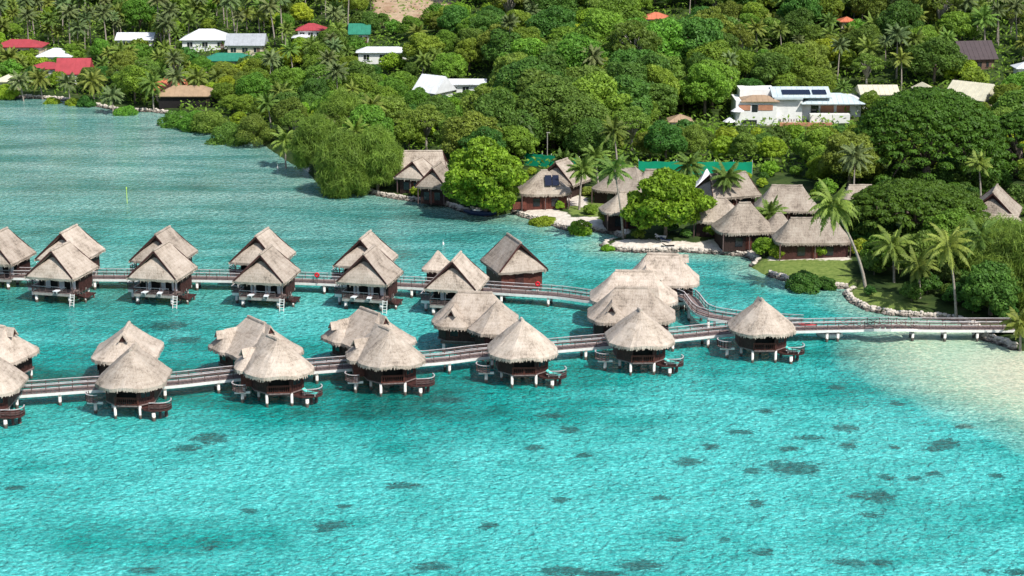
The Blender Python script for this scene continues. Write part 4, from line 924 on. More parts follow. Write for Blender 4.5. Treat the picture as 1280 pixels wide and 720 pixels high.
def crown_cards(rng, L, nleaf, size, ups=.25, jit=.55, aspect=.6):
    w = L[:, 3]**2; w = w/w.sum(); idx = rng.choice(len(L), nleaf*2, p=w)
    D = rng.normal(size=(len(idx), 3)); D[:, 2] += ups*1.2; D /= np.linalg.norm(D, axis=1, keepdims=True)
    rr = rng.uniform(.78, 1.06, (len(idx), 1)); S = np.stack([L[idx, 3], L[idx, 3], L[idx, 4]], 1)
    C = L[idx, :3]+D*S*rr
    keep = np.ones(len(C), bool)
    for l in L:
        q = ((C[:, 0]-l[0])**2+(C[:, 1]-l[1])**2)/l[3]**2+(C[:, 2]-l[2])**2/l[4]**2; keep &= q > .55
    C = C[keep][:nleaf]; D = D[keep][:nleaf]
    Nn = D/np.array([1, 1, .8])+rng.normal(size=D.shape)*jit; s = size*rng.uniform(.6, 1.35, (len(C), 1))
    return cards(C, Nn, s, s*aspect*1.6, rng)
def trunk_mesh(mb, rng, H, r, L, nl=5, top=.55):
    bend = rng.uniform(-.4, .4, 2); pts = [(0, 0, -1.2), (bend[0]*.3, bend[1]*.3, H*top*.5), (bend[0], bend[1], H*top)]
    mb.tube(pts, [r*1.25, r*.85, r*.6], 8)
    for l in L[rng.choice(len(L), min(nl, len(L)), replace=False)]:
        mid = (l[0]*.45+bend[0], l[1]*.45+bend[1], (pts[-1][2]*.75+l[2]*.35)); mb.tube([pts[1], mid, (l[0], l[1], l[2])], [r*.5, r*.32, r*.1], 6)
def make_tree(name, rng, Rr, H, nl, nleaf, size, mat, flat=.75, lo=.22, jit=.55, rmin=.28, rmax=.42, tr=.32, bark=None, limbs=5, span=1.5):
    t = empty(name); L = lobes_for(rng, Rr, H, nl, flat, lo, rmin, rmax, span)
    V, Q = crown_cards(rng, L, nleaf, size, jit=jit); np_mesh('crown', V, Q, mat, t)
    m = MB(); trunk_mesh(m, rng, H, tr, L, limbs); m.build('trunk', bark or BARK, t, True); return t
def frond(Vl, Ql, rng, base, az, el, Ln, droop, wl, nseg=14, dead=False):
    p = np.array(base, float); d = np.array([math.cos(az)*math.cos(el), math.sin(az)*math.cos(el), math.sin(el)]); st = Ln/nseg
    for k in range(nseg):
        f = k/nseg; d = d+np.array([0, 0, -droop*st*(.35+f)]); d /= np.linalg.norm(d); q = p+d*st
        side = np.cross(d, [0, 0, 1]); side /= max(1e-6, np.linalg.norm(side)); up = np.cross(side, d)
        b = len(Vl); Vl += [p-side*.05, p+side*.05, q+side*.04, q-side*.04]; Ql.append((b, b+1, b+2, b+3))
        if f > .08:
            ll = wl*math.sin(min(1, (f*1.05+.12))*math.pi)**.6
            for j in (0, .33, .66):
                o = p+d*st*j
                for sg in (-1, 1):
                    dr = side*sg*.80+d*.55-up*(.25+.55*rng.random())*1.0+rng.normal(size=3)*.08; dr[2] -= .18; dr /= np.linalg.norm(dr)
                    e = o+dr*ll*rng.uniform(.85, 1.1); wv_ = d*.105
                    b = len(Vl); Vl += [o-wv_, o+wv_, e+wv_*.35, e-wv_*.35]; Ql.append((b, b+1, b+2, b+3))
        p = q
def palm_crown(name_mat, rng, Ln=3.4, n=22, parent=None, droop=.42, wl=.75):
    Vl, Ql = [], []
    for k in range(n):
        az = k*2.399+rng.uniform(-.25, .25); f = k/n; el = 1.25-1.75*f+rng.uniform(-.12, .12)
        frond(Vl, Ql, rng, (0, 0, 0), az, el, Ln*rng.uniform(.85, 1.1)*(1-.15*abs(f-.4)), droop*(.8+.5*rng.random()), wl)
    return np_mesh('crown', np.array(Vl), np.array(Ql), name_mat, parent)
def coconuts(rng, parent, z=0.0):
    m = MB()
    for k in range(7): a = rng.uniform(0, 6.28); m.blob((.28*math.cos(a), .28*math.sin(a), z-.3-rng.uniform(0, .25)), .17, .05)
    return m.build('coconuts', LEAF['olive'], parent, True)
def make_palm(rng, H, lean, mat, Ln=3.4, n=22, r=.17, droop=.42, name='coconut_palm', nuts=True):
    t = empty(name); pts = []; rad = []
    for k in range(9):
        f = k/8; pts.append((lean[0]*f**1.6, lean[1]*f**1.6, -1+(H+1)*f)); rad.append(r*(1.35-.75*f) if k else r*1.7)
    m = MB(); m.tube(pts, rad, 8); m.build('trunk', PBARK, t, True)
    c = palm_crown(mat, rng, Ln, n, t, droop); c.location = pts[-1]
    if nuts: o = coconuts(rng, t); o.location = pts[-1]
    return t
rng = np.random.default_rng(11)
BIN = []
PALEBARK = basic('bleached_bark', (.42, .38, .33), .9, .2, 2)
def proto_tree(*a, **k):
    t = make_tree(*a, **k); BIN.append(t); return t
# each variant once; forest trees are copies of these
VAR = {'mid': [], 'dark': [], 'olive': [], 'lime': []}
specs = {'mid': ((5.2, 10.5), (4.4, 9.0), (5.8, 11.5)), 'dark': ((5.6, 11.5), (5.0, 10.5), (6.2, 12.5)), 'olive': ((5.4, 10.5), (4.6, 10.0)), 'lime': ((3.6, 7.2), (4.2, 8.0))}
for kd, lst in specs.items():
    for (Rr, H) in lst:
        if kd == 'olive' and H > 10: VAR[kd].append((proto_tree('broadleaf_tree', rng, 5.6, 11.5, 30, 4600, .24, LEAF['olive'], rmin=.12, rmax=.26, flat=.7, lo=.34, jit=.8, bark=PALEBARK, limbs=20, span=1.2), 5.6, 11.5))
        VAR[kd].append((proto_tree('bushy_tree' if kd == 'lime' else 'broadleaf_tree', rng, Rr, H, 36, 10000, .25, LEAF[kd], rmin=.19, rmax=.36, flat=.8, lo=.15, jit=.65), Rr, H))
PV = []
for H, ln, mt in ((7.5, (.8, .3), 'palm'), (9, (-1.0, .4), 'gray'), (6, (.4, -.6), 'palm'), (10.5, (.6, .8), 'gray'), (4.5, (-.5, -.3), 'palm')):
    t = make_palm(rng, H, ln, LEAF[mt], 3.7, 24); BIN.append(t); PV.append((t, 3.2, H+1.6))
BV = []
for kd in ('mid', 'lime', 'dark'):
    t = make_tree('shrub', rng, 1.6, 2.4, 12, 1500, .17, LEAF[kd], lo=.05, rmin=.35, rmax=.5, tr=.08, limbs=3); BIN.append(t); BV.append((t, 1.6, 2.4, kd))
USED = set()
def place(proto, x, y, z, rz, s, lab, cat, group=None, sz=None):
    if proto.name in USED: o = copy_tree(proto)
    else: o = proto; USED.add(proto.name)
    o.location = (x, y, z); o.rotation_euler = (0, 0, rz); o.scale = (s, s, sz or s); tag(o, lab, cat, group); return o

# ------------------------------------------------------------------ houses on the hillside
ce_ = T(520, 18)
CLEAR = [(466, -5, 535, 27, ce_.y), (535, -5, 612, 9, ce_.y)]      # picture rects that must stay visible and the distance of what stands there
def roofmat(name, c, rough=.5): return MATS.get(name) or basic(name, c, rough, .12, .8, .1, 6)
RW = roofmat('white_roof', (.66, .68, .70)); RR = roofmat('red_roof', (.36, .055, .065)); RG = roofmat('green_roof', (.03, .20, .13)); RO = roofmat('orange_roof', (.55, .17, .09)); RC = roofmat('cream_roof', (.60, .56, .42)); RB = roofmat('dark_brown_roof', (.060, .042, .045)); RT = roofmat('tan_roof', (.36, .25, .16)); RGY = roofmat('grey_roof', (.36, .38, .40))
WALLW = basic('white_wall', (.74, .74, .72), .8, .08, 1); WALLC = basic('cream_wall', (.55, .47, .36), .8, .12, 1); WALLB = basic('brown_wall', (.13, .08, .06), .8, .2, 1); WALLT = basic('terracotta_wall', (.42, .20, .12), .8, .15, 1)
def pitched(mb, W, D, z, h, kind='hip', ov=.7, th=.16, axis_='x'):
    w, d = W/2+ov, D/2+ov
    if axis_ == 'y': w, d = d, w
    r = max(.0, w-d) if kind == 'hip' else w
    def q(x, y): return (x, y) if axis_ == 'x' else (-y, x)
    top = [(*q(-r, 0), z+h), (*q(r, 0), z+h)]; bot = [(*q(-w, -d), z), (*q(w, -d), z), (*q(w, d), z), (*q(-w, d), z)]
    lo = [(p[0]*.99, p[1]*.99, z-th) for p in bot]
    vs = bot+top+lo
    mb.add(vs, [(0, 1, 5, 4), (1, 2, 5), (2, 3, 4, 5), (3, 0, 4), (1, 0, 6, 7), (2, 1, 7, 8), (3, 2, 8, 9), (0, 3, 9, 6), (6, 9, 8, 7)])
    for sg in (-1, 1):                        # standing seams
        n = int(2*w/1.1)
        for k in range(1, n):
            x = -w+2*w*k/n; hh = 1.0 if abs(x) <= r else max(0, (w-abs(x))/(w-r))
            a = (*q(x, sg*d), z+.03); b = (*q(x, sg*d*(1-hh)), z+h*hh+.03); mb.beam(a, b, .06, .05)
def house(name, lab, px, py, W, D, wh, rh_, roof, wall, kind='hip', yaw=0.0, clear=None, axis_='x', dh=None, nwin=3, cat='house', ov=.7):
    """px,py: picture point of the middle of the front eave"""
    c = T(px, py, wh); yaw = yaw; cx = c.x-math.sin(yaw)*D/2; cy = c.y+math.cos(yaw)*D/2; z0 = gz(cx, cy); ztop = c.z+wh
    t = empty(name, (cx, cy, 0), yaw); tag(t, lab, cat)
    m = MB(); m.box((0, 0, (ztop+min(z0, c.z)-2)/2), (W, D, ztop-min(z0, c.z)+2)); 
    if kind == 'gable':
        if axis_ == 'x': m.add([(-W/2, -D/2, ztop), (-W/2, D/2, ztop), (-W/2, 0, ztop+rh_*.85), (W/2, -D/2, ztop), (W/2, D/2, ztop), (W/2, 0, ztop+rh_*.85)], [(0, 2, 1), (3, 4, 5)])
        else: m.add([(-W/2, -D/2, ztop), (W/2, -D/2, ztop), (0, -D/2, ztop+rh_*.85), (-W/2, D/2, ztop), (W/2, D/2, ztop), (0, D/2, ztop+rh_*.85)], [(0, 1, 2), (3, 5, 4)])
    m.build('wall', wall, t)
    m = MB(); pitched(m, W, D, ztop+.02, rh_, kind, axis_=axis_, ov=ov); m.build('roof', roof, t)
    for k in range(nwin):
        x = (k+.5)/nwin*W-W/2; w_ = min(1.4, W/nwin*.55)
        m = MB(); m.box((x, -D/2-.02, ztop-1.25), (w_, .06, 1.2)); wo = m.build('window', GLASS, t)
        m = MB(); m.box((x, -D/2-.07, ztop-1.9), (w_+.3, .16, .08)); m.box((x, -D/2-.06, ztop-1.25), (.06, .06, 1.2)); m.build('sill', wall, wo)
    m = MB(); m.box((W*.38, -D/2-.02, ztop-1.7), (.9, .07, 2.0)); m.build('door', WALLB, t)
    CLEAR.append((*clear, cy-D/2) if clear else (px-W*2.2, py-rh_*5, px+W*2.2, py+1, cy-D/2))
    return t
house('house', 'low dusty red roof among trees at the far left edge', 22, 59, 12, 7, 3, 1.6, RR, WALLC, clear=(4, 50, 38, 59))
house('house', 'house with pale blue white hipped roof above the red barn like roof', 67, 71, 8.4, 7, 3, 1.8, RW, WALLW, clear=(46, 58, 88, 76))
house('house', 'long dark red low roof beside the bright red roof', 57, 86, 7.5, 6, 3, 1.3, RR, WALLW, clear=(42, 74, 72, 92))
house('house', 'bright red steep metal roof above the left shore', 90, 93, 8.0, 6.5, 2.6, 3.6, RR, WALLW, kind='gable', clear=(70, 70, 111, 95), ov=.3)
house('house', 'white long flat roofed house in the upper left woods', 168, 50, 9, 6, 3, 1.6, RW, WALLW, kind='gable', clear=(147, 38, 192, 53))
house('house', 'house with wide white hipped roof and solar heater in upper left', 256, 50, 12, 8, 3, 2.4, RW, WALLW, clear=(229, 37, 284, 60))
house('house', 'pale grey white gabled roof right of the wide hipped roof', 306, 57, 9, 7, 3, 2.6, RGY, WALLC, kind='gable', clear=(283, 43, 330, 60))
house('house', 'long low green roof in the left woods', 284, 76, 12, 6, 2.6, 1.6, RG, WALLC, clear=(254, 62, 313, 79))
house('house', 'small orange roofed house by the left shore', 211, 112, 6, 5, 3, 2.2, RO, WALLC, kind='gable', clear=(200, 98, 226, 113))
house('shore_pavilion', 'open shore pavilion with pinkish tan roof and dark posts', 233, 120, 13, 6, 2.8, 2.0, RT, DARK, clear=(200, 106, 266, 132), cat='pavilion', nwin=0)
house('house', 'small pink red roof in the upper woods', 388, 38, 6.5, 5, 3, 1.5, RR, WALLW, clear=(373, 30, 404, 40))
house('house', 'small white block house below the pink red roof', 376, 47, 3.4, 4, 2.5, .5, RW, WALLW, clear=(367, 41, 383, 48), nwin=1)
house('house', 'small green gabled roof in the upper middle woods', 449, 43, 4.4, 5, 2.6, 2.4, RG, WALLW, kind='gable', clear=(438, 31, 461, 45), nwin=1)
house('house', 'very long narrow white roof in the upper middle woods', 478, 66, 12, 4, 2.6, 1.1, RW, WALLW, clear=(449, 59, 508, 68))
house('house', 'steep white roof in the middle of the woods', 531, 116, 5.6, 7, 3, 3.6, RW, WALLW, kind='gable', yaw=R(-35), clear=(516, 97, 548, 119), nwin=1)
house('house', 'white flat roofed building beside the steep white roof', 582, 106, 8.5, 5, 3, .9, RW, WALLW, kind='gable', clear=(561, 94, 603, 109))
house('house', 'orange tiled roof house at the top middle of the hillside', 821, 24, 6, 5, 3, 1.4, RO, WALLW, clear=(805, 12, 838, 28))
house('house', 'tiny orange red roof high in the right woods', 1060, 27, 3, 4, 2.6, 1.0, RO, WALLC, clear=(1053, 20, 1067, 28), nwin=1)
house('house', 'dark brown steep roofed chalet on the upper right hillside', 1224, 74, 7.6, 7, 2.6, 3.8, RB, WALLB, kind='gable', yaw=R(12), clear=(1194, 47, 1262, 82))
house('house', 'cream flat pitched roof right behind the white villa', 1100, 118, 7.5, 7, 3, 1.6, RC, WALLW, kind='gable', clear=(1074, 106, 1123, 120))
house('house', 'small cream roof peak showing over the giant rain tree', 1158, 113, 3.6, 4, 2.6, 1.2, RC, WALLC, kind='gable', axis_='y', clear=(1149, 104, 1167, 112), nwin=1)
house('house', 'long cream gabled roof sloping to the right behind the giant rain tree', 1205, 124, 8.5, 8, 3, 3.2, RC, WALLC, kind='gable', yaw=R(-40), clear=(1184, 102, 1238, 132))
house('house', 'pale roof at the far left shore under the palms', 8, 102, 5, 5, 2.6, 1.4, RC, WALLC, clear=(0, 94, 22, 104), nwin=1)
house('house', 'small tan roof between the lime tree and the hedge', 851, 152, 4, 4, 2.6, 1.3, RT, WALLW, clear=(838, 143, 862, 160), nwin=1)
house('house', 'white cottage at the right edge below the dark chalet', 1284, 86, 4, 4, 3, 1.2, RW, WALLW, clear=(1273, 78, 1290, 92), nwin=1)

# the white villa complex
c0 = T(1000, 156, 0); VY = c0.y
CLEAR.append((912, 104, 1085, 158, VY-2)); CLEAR.append((905, 120, 945, 160, VY-2))
def V_(px, py, Y): return atY(px, py, Y)
t = empty('villa', (c0.x, VY, 0)); tag(t, 'large white villa with pale blue roofs and solar panels on the right hillside', 'villa')
def vbox(mb, x0, x1, yt, yb, dY, dep):
    a = V_(x0, yt, VY+dY); b = V_(x1, yb, VY+dY); mb.box(((a.x+b.x)/2-c0.x, dY+dep/2, (a.z+b.z)/2), (abs(b.x-a.x), dep, abs(a.z-b.z)))
    return a, b
m = MB(); vbox(m, 920, 970, 126, 162, 0, 9); vbox(m, 971, 1002, 123, 156, 1.5, 9); vbox(m, 1003, 1012, 126, 156, 3, 8); vbox(m, 1013, 1062, 143, 158, 0, 2.0); vbox(m, 1010, 1075, 125, 158, 3.5, 9); vbox(m, 925, 968, 112, 126, 5, 6); m.build('wall', WALLW, t)
m = MB()
for (x0, x1, yt, yb, dY) in ((924, 938, 131, 138, -.06), (948, 966, 131, 138, -.06), (1026, 1042, 132, 141, 3.44), (1046, 1062, 132, 141, 3.44)): m = MB(); vbox(m, x0, x1, yt, yb, dY-.05, .1); m.build('shutter', MATS['terracotta_wall'], t)
for (x0, x1, yt, yb, dY) in ((940, 947, 131, 140, 0), (1014, 1023, 132, 142, 3.44), (928, 946, 150, 156, 0)):
    m = MB(); vbox(m, x0, x1, yt, yb, dY-.05, .1); m.build('window', GLASS, t)
def vroof(name, x0, x1, ye, dY, dep, rise, mat, kind='hip', ov=.5):
    a = V_(x0, ye, VY+dY); b = V_(x1, ye, VY+dY); m = MB(); pitched(m, b.x-a.x-2*ov, dep-2*ov, 0, rise, kind, ov=ov); o = m.build(name, mat, t); o.location = ((a.x+b.x)/2-c0.x, dY+dep/2, a.z); return o
vroof('tan_roof', 926, 975, 127, -.6, 6, 1.0, RT); PALEB = roofmat('pale_blue_roof', (.50, .58, .60))
r1 = vroof('pale_roof', 966, 1040, 122, 1, 11, 1.6, PALEB, 'gable'); vroof('pale_roof', 1002, 1082, 130, .3, 9.5, 1.7, PALEB)
m = MB(); vbox(m, 968, 1004, 122, 124.5, .4, 6); m.build('canopy', PALEB, t)
for (px, w_) in ((994, 6.5), (1023, 3.2)):
    p = V_(px, 114.5, VY+4.5); m = MB(); m.beam((-w_/2*.95, 0, 0), (w_/2*.95, 0, 0), 2.3, .08); o = m.build('solar_panel', SOLAR, t); o.location = (p.x-c0.x, 3.4, 0); 
    zr = V_(1000, 122, VY+1).z+1.6*((3.4-1)/5.5)+.16; o.location.z = zr; o.rotation_euler = (math.atan2(1.6, 5.5), 0, 0)
m = MB(); vbox(m, 975, 1003, 149, 152, -.5, .15)
for k in range(9): vbox(m, 975+k*3.4, 975.7+k*3.4, 149, 156, -.5, .12)
m.build('terrace_rail', WHITE, t)
m = MB(); vbox(m, 975, 1040, 154, 165, -1.5, 1.0); m.build('terrace_wall', WALLT, t)
for (x, y, lb) in ((922, 136, 'white parasol at the upper left corner of the villa'), (912, 149, 'white parasol on the terrace left of the villa')):
    p = V_(x, y, VY-1.2); z = gz(p.x, p.y); t2 = empty('parasol', (p.x, p.y, z)); tag(t2, lb, 'parasol', 'white parasols at the villa')
    m = MB(); m.tube([(0, 0, p.z-z-.5), (0, 0, p.z-z+.5)], [1.5, .05], 8); m.build('canopy', CURT, t2); m = MB(); m.tube([(0, 0, 0), (0, 0, p.z-z)], .05, 6); m.build('pole', WHITE, t2)

# ------------------------------------------------------------------ thatched garden bungalows on land
HUTS = []
WALLD = basic('dark_brown_boards', (.032, .017, .014), .8, .3, 3)
GG = 'thatched garden bungalows on the shore'
def garden(lab, px, py, W, D, h, yaw, style='hip', ridge=None, wh=2.7, wall=WALLD, clear=None, solar=False, roof=THATCHG, open_=False, Y=None):
    """px,py: picture point of the middle of the front eave"""
    h *= .82; W *= 1.07; g = U(px, py, wh+1.2); cx = g.x-math.sin(yaw)*D/2; cy = g.y+math.cos(yaw)*D/2; z = max(.9, gz(cx, cy)); t = empty('garden_bungalow', (cx, cy, z), yaw); tag(t, lab, 'bungalow', GG)
    mb, dk, bd = MB(), [], []; ez = wh+(1.2-z)
    if style == 'gable': gable_roof(mb, dk, bd, W, D, ez, h); [q_.build('gable_board', WOOD, t) for q_ in dk]; [q.build('barge_board', WOOD, t) for q in bd]
    elif style == 'gableside':
        gable_roof(mb, dk, bd, D, W, ez, h); 
        mb.v = [(-y, x, z_) for x, y, z_ in mb.v]; 
        for q in bd+dk: q.v = [(-y, x, z_) for x, y, z_ in q.v]
        [q_.build('gable_board', WOOD, t) for q_ in dk]; [q.build('barge_board', WOOD, t) for q in bd]
    else:
        r_ = ridge if ridge is not None else max(.3, W-D); hip(mb, rrect(W, D, min(W, D)*.28), ((-r_/2, 0), (r_/2, 0)), ez, h); ridgecap(mb, (-r_/2, 0), (r_/2, 0), ez+h-.05, .2)
    mb.build('thatched_roof', roof, t); HUTS.append((cx, cy, max(W, D)/2+.6))
    w, d = W/2-.9, D/2-.9; m = MB()
    for a, b in (((-w, -d), (w, -d)), ((w, -d), (w, d)), ((w, d), (-w, d)), ((-w, d), (-w, -d))):
        if open_ and a[1] == b[1] == -d: continue
        wallboards(m, a, b, -.3, ez+.1)
    m.build('wall', wall, t)
    
    for sx in (-w*.4, w*.45): m = MB(); m.box((sx, -d-.1, 1.2), (1.2, .07, 1.4)); m.build('window', GLASS, t)
    m = MB(); m.box((0, -d-.1, 1.0), (.95, .08, 2.0)); m.build('door', WOODRED, t)
    for sx in (-w-.3, 0, w+.3): m = MB(); m.box((sx, -D/2+.35, ez/2-.2), (.16, .16, ez)); m.build('veranda_post', RAIL, t)
    if solar:
        sl = math.atan2(h, D/2)
        for k in (0, 1):
            m = MB(); m.box((0, 0, 0), (1.15, 2.3, .08)); o = m.build('solar_panel', SOLAR, t); o.location = (.6+k*1.3, -D/4-.05, ez+h*.52+.25); o.rotation_euler = (sl, 0, 0)
    CLEAR.append((*clear, cy-D/2) if clear else (px-W*2.6, py-h*6, px+W*2.6, py+6, cy-D/2)); return t
garden('thatched ridge house half hidden behind the big casuarina', 528, 216, 9, 7, 4.2, R(0), 'gableside', clear=(500, 182, 556, 222))
garden('thatched gable front hut left of the pair behind the pale sea wall', 512, 223, 6, 7, 3.6, R(-20), 'gable', clear=(500, 190, 530, 235))
garden('thatched gable front hut right of the pair behind the pale sea wall', 538, 234, 5.6, 8, 4.0, R(-14), 'gable', clear=(520, 200, 562, 244))
garden('hip thatched bungalow with two solar panels and red brown deck fence', 682, 243, 8.8, 8, 4.3, R(3), 'hip', ridge=1.2, wall=WOODRED, clear=(646, 198, 712, 262), solar=True)
garden('thatched ridge house just behind the solar panelled bungalow', 690, 229, 8, 7, 4.4, R(-30), 'gable', clear=(672, 198, 708, 222))
garden('large thatched house with tall ridge behind the two lawn palms', 775, 240, 11, 9, 4.6, R(-20), 'hip', ridge=3, clear=(742, 205, 812, 246))
garden('low thatched bungalow directly left of the round almond tree', 783, 266, 7, 6, 3.6, R(10), 'hip', ridge=1, clear=(762, 236, 800, 268))
garden('thatched roof peeping above the round almond tree', 815, 240, 6, 6, 4.2, R(0), 'hip', ridge=2, clear=(798, 214, 832, 236))
garden('thatched bungalow at the right side of the round almond tree', 897, 278, 8.4, 7, 4.2, R(-14), 'hip', ridge=1.5, clear=(884, 247, 918, 292))
garden('gabled thatched house behind the palm with bare trunk', 922, 246, 8.8, 8, 4.2, R(20), 'gableside', clear=(890, 214, 958, 248))
garden('broad thatched bungalow left of the small shore palm', 938, 291, 9.2, 8, 5.0, R(8), 'hip', ridge=2, clear=(903, 240, 975, 306))
garden('thatched house with long level ridge behind the leaning palm', 985, 264, 10, 8, 4.4, R(-4), 'hip', ridge=5.2, clear=(950, 230, 1022, 266))
garden('wide thatched bungalow with dark red wall by the leaning palm', 1020, 304, 11.5, 7, 4.0, R(2), 'hip', ridge=7, wall=WOOD, clear=(974, 266, 1062, 318))
garden('low thatched roof between the leaning palm and its left neighbour', 978, 290, 5, 6, 3.0, R(4), 'hip', ridge=1, clear=(962, 272, 990, 292))
garden('narrow strip of thatched ridge under the giant rain tree', 1078, 250, 6, 5, 2.6, R(0), 'hip', ridge=4, clear=(1060, 236, 1096, 246))
garden('gabled thatched house with pale barge boards at the right edge', 1238, 272, 8, 10, 4.8, R(-20), 'gable', clear=(1212, 226, 1270, 275), roof=THATCHG)
garden('lower thatched roof in front of the gabled house at the right edge', 1252, 290, 10, 6, 2.6, R(0), 'hip', ridge=6, clear=(1216, 272, 1282, 288))
# red brown deck fence of the solar bungalow
a = U(641, 262, 1.2); b = U(712, 258, 1.2); t = empty('deck_fence', a); tag(t, 'red brown board fence in front of the solar panelled bungalow', 'fence')
m = MB(); wallboards(m, (0, 0), (b.x-a.x-2.5, b.y-a.y), 0, 1.3, .3); m.build('board_panel', WOODRED, t); m, tp = MB(), MB(); railing(m, tp, [(b.x-a.x-2.4, b.y-a.y), (b.x-a.x, b.y-a.y)], 0, 1.1, .9, (.5,), bal=.25); m.build('railing', WOODRED, t); tp.build('rail_top', WOODRED, t)
# white marquee
g = U(885, 240, 3.2); t = empty('marquee', (g.x, g.y+3, 1.2)); tag(t, 'white peaked marquee tent behind the round almond tree', 'marquee')
m = MB(); hip(m, rrect(7, 6, .4), ((-.1, 0), (.1, 0)), 2.2, 3.4, fringe=False, sag=.5, thick=.1); m.uv = {}; m.build('canopy', CURT, t)
for sx in (-3, 3):
    for sy in (-2.5, 2.5): m = MB(); m.box((sx, sy, 1), (.1, .1, 2.4)); m.build('pole', WHITE, t)
CLEAR.append((866, 216, 890, 240, g.y))
# tennis court windscreen fences
def netfence(lab, p0, p1, H=2.6):
    a = U(p0[0], p0[1], 1.3); b = U(p1[0], p1[1], 1.3); t = empty('windscreen_fence', (a.x, a.y, 1.3)); tag(t, lab, 'fence', 'green windscreen fences round the court')
    m = MB(); d = b-a; n = 24
    for k in range(n):
        f0, f1 = k/n, (k+1)/n; z0 = H-.15*math.sin(f0*n*.8)**2; z1 = H-.15*math.sin(f1*n*.8)**2
        m.add([(d.x*f0, d.y*f0, 0), (d.x*f1, d.y*f1, 0), (d.x*f1, d.y*f1, z1), (d.x*f0, d.y*f0, z0), (d.x*f0, d.y*f0+.03, 0), (d.x*f1, d.y*f1+.03, 0), (d.x*f1, d.y*f1+.03, z1), (d.x*f0, d.y*f0+.03, z0)], [(0, 1, 2, 3), (7, 6, 5, 4), (3, 2, 6, 7)])
    m.build('net', GREENNET, t)
    for k in range(7): m = MB(); m.tube([(d.x*k/6, d.y*k/6+.12, 0), (d.x*k/6, d.y*k/6+.12, H+.3)], .05, 6); m.build('post', WHITE, t)
    CLEAR.append((p0[0], min(p0[1], p1[1])-14, p1[0], max(p0[1], p1[1])-1, min(a.y, b.y)))
netfence('green windscreen fence left of the tall ridge house, beside the lamp pole', (655, 207), (724, 214)); netfence('green windscreen fence between the tall ridge house and the garden palms', (798, 218), (940, 219))
c = U(684, 204, 1.3); t = empty('lamp_pole', (c.x, c.y, 1.2)); tag(t, 'slender grey court lamp pole standing by the green windscreen', 'lamp pole'); m = MB(); m.tube([(0, 0, 0), (0, 0, 6.2)], .09, 8); m.build('pole', CONC, t); m = MB(); m.box((.2, 0, 6.2), (.7, .3, .15)); m.build('lamp_head', CONC, t)

# ------------------------------------------------------------------ feature trees
def feature(name, lab, px, py, Rr, H, nl, nleaf, size, kd, group=None, **kw):
    g = U(px, py, 1.2); r_ = np.random.default_rng(int(px*7+py)); t = make_tree(name, r_, Rr, H, nl, nleaf, size, LEAF[kd], **kw); t.location = (g.x, g.y, gz(g.x, g.y)); tag(t, lab, 'tree', group); return t
feature('sea_almond_tree', 'big bright green almond tree overhanging the water between garden huts', 607, 262, 7.2, 14.4, 70, 15000, .34, 'almond', rmin=.09, rmax=.33, lo=-.06, tr=.35, span=1.75, jit=.9)
feature('sea_almond_tree', 'round bright green almond tree on the sandy point', 832, 296, 7.3, 11.0, 66, 13000, .33, 'almond', rmin=.09, rmax=.30, lo=.08, tr=.3, span=1.65, jit=.9)
def dome(name, lab, px, py, Rx, H, nl, nleaf, kd, lo=.35, fl=.45, yw=.8):
    g = U(px, py, 1.5); r_ = np.random.default_rng(int(px)); t = empty(name, (g.x, g.y, gz(g.x, g.y))); tag(t, lab, 'tree')
    L = []
    for k in range(nl):
        f = (k+.5)/nl; a = k*2.399; rr = math.sqrt(f); up = math.sqrt(max(0, 1-rr**2.2)); s = Rx*r_.uniform(.085, .14)
        L.append((math.cos(a)*rr*Rx*.93, math.sin(a)*rr*Rx*.93*yw, H*(lo+(1-lo)*up*.93)+r_.uniform(-.3, .3), s, s*fl*r_.uniform(.8, 1.2)))
    for k in range(nl//4):
        a = r_.uniform(0, 6.28); s = Rx*r_.uniform(.09, .15); q = r_.uniform(.7, 1.0); L.append((math.cos(a)*q*Rx*.9, math.sin(a)*q*Rx*.9*yw, H*(lo-.05*r_.random()-.02), s, s*fl))
    L = np.array(L); V, Q = crown_cards(r_, L, nleaf, .27, ups=.8, jit=.45); np_mesh('crown', V, Q, LEAF[kd], t)
    m = MB(); m.tube([(0, 0, -1), (0, 0, H*.18), (0, 0, H*.3)], [1.0, .7, .6], 10)
    for l in L[r_.choice(len(L), 12, replace=False)]: m.tube([(0, 0, H*.2), (l[0]*.4, l[1]*.4, H*.42), (l[0], l[1], l[2])], [.5, .3, .08], 6)
    m.build('trunk', BARK, t, True); return t
dome('rain_tree', 'giant dark green dome shaped rain tree at right', 1157, 232, 15.5, 18.5, 300, 60000, 'rain', lo=.06, yw=.75)
dome('rain_tree', 'flat spreading dark green tree in front of the giant dome', 1142, 300, 12.0, 9.6, 170, 32000, 'rain', lo=.30, fl=.4, yw=.8)
dome('rain_tree', 'dark spreading tree at the right edge beside the giant dome', 1275, 222, 7, 13, 120, 18000, 'rain', lo=.3)
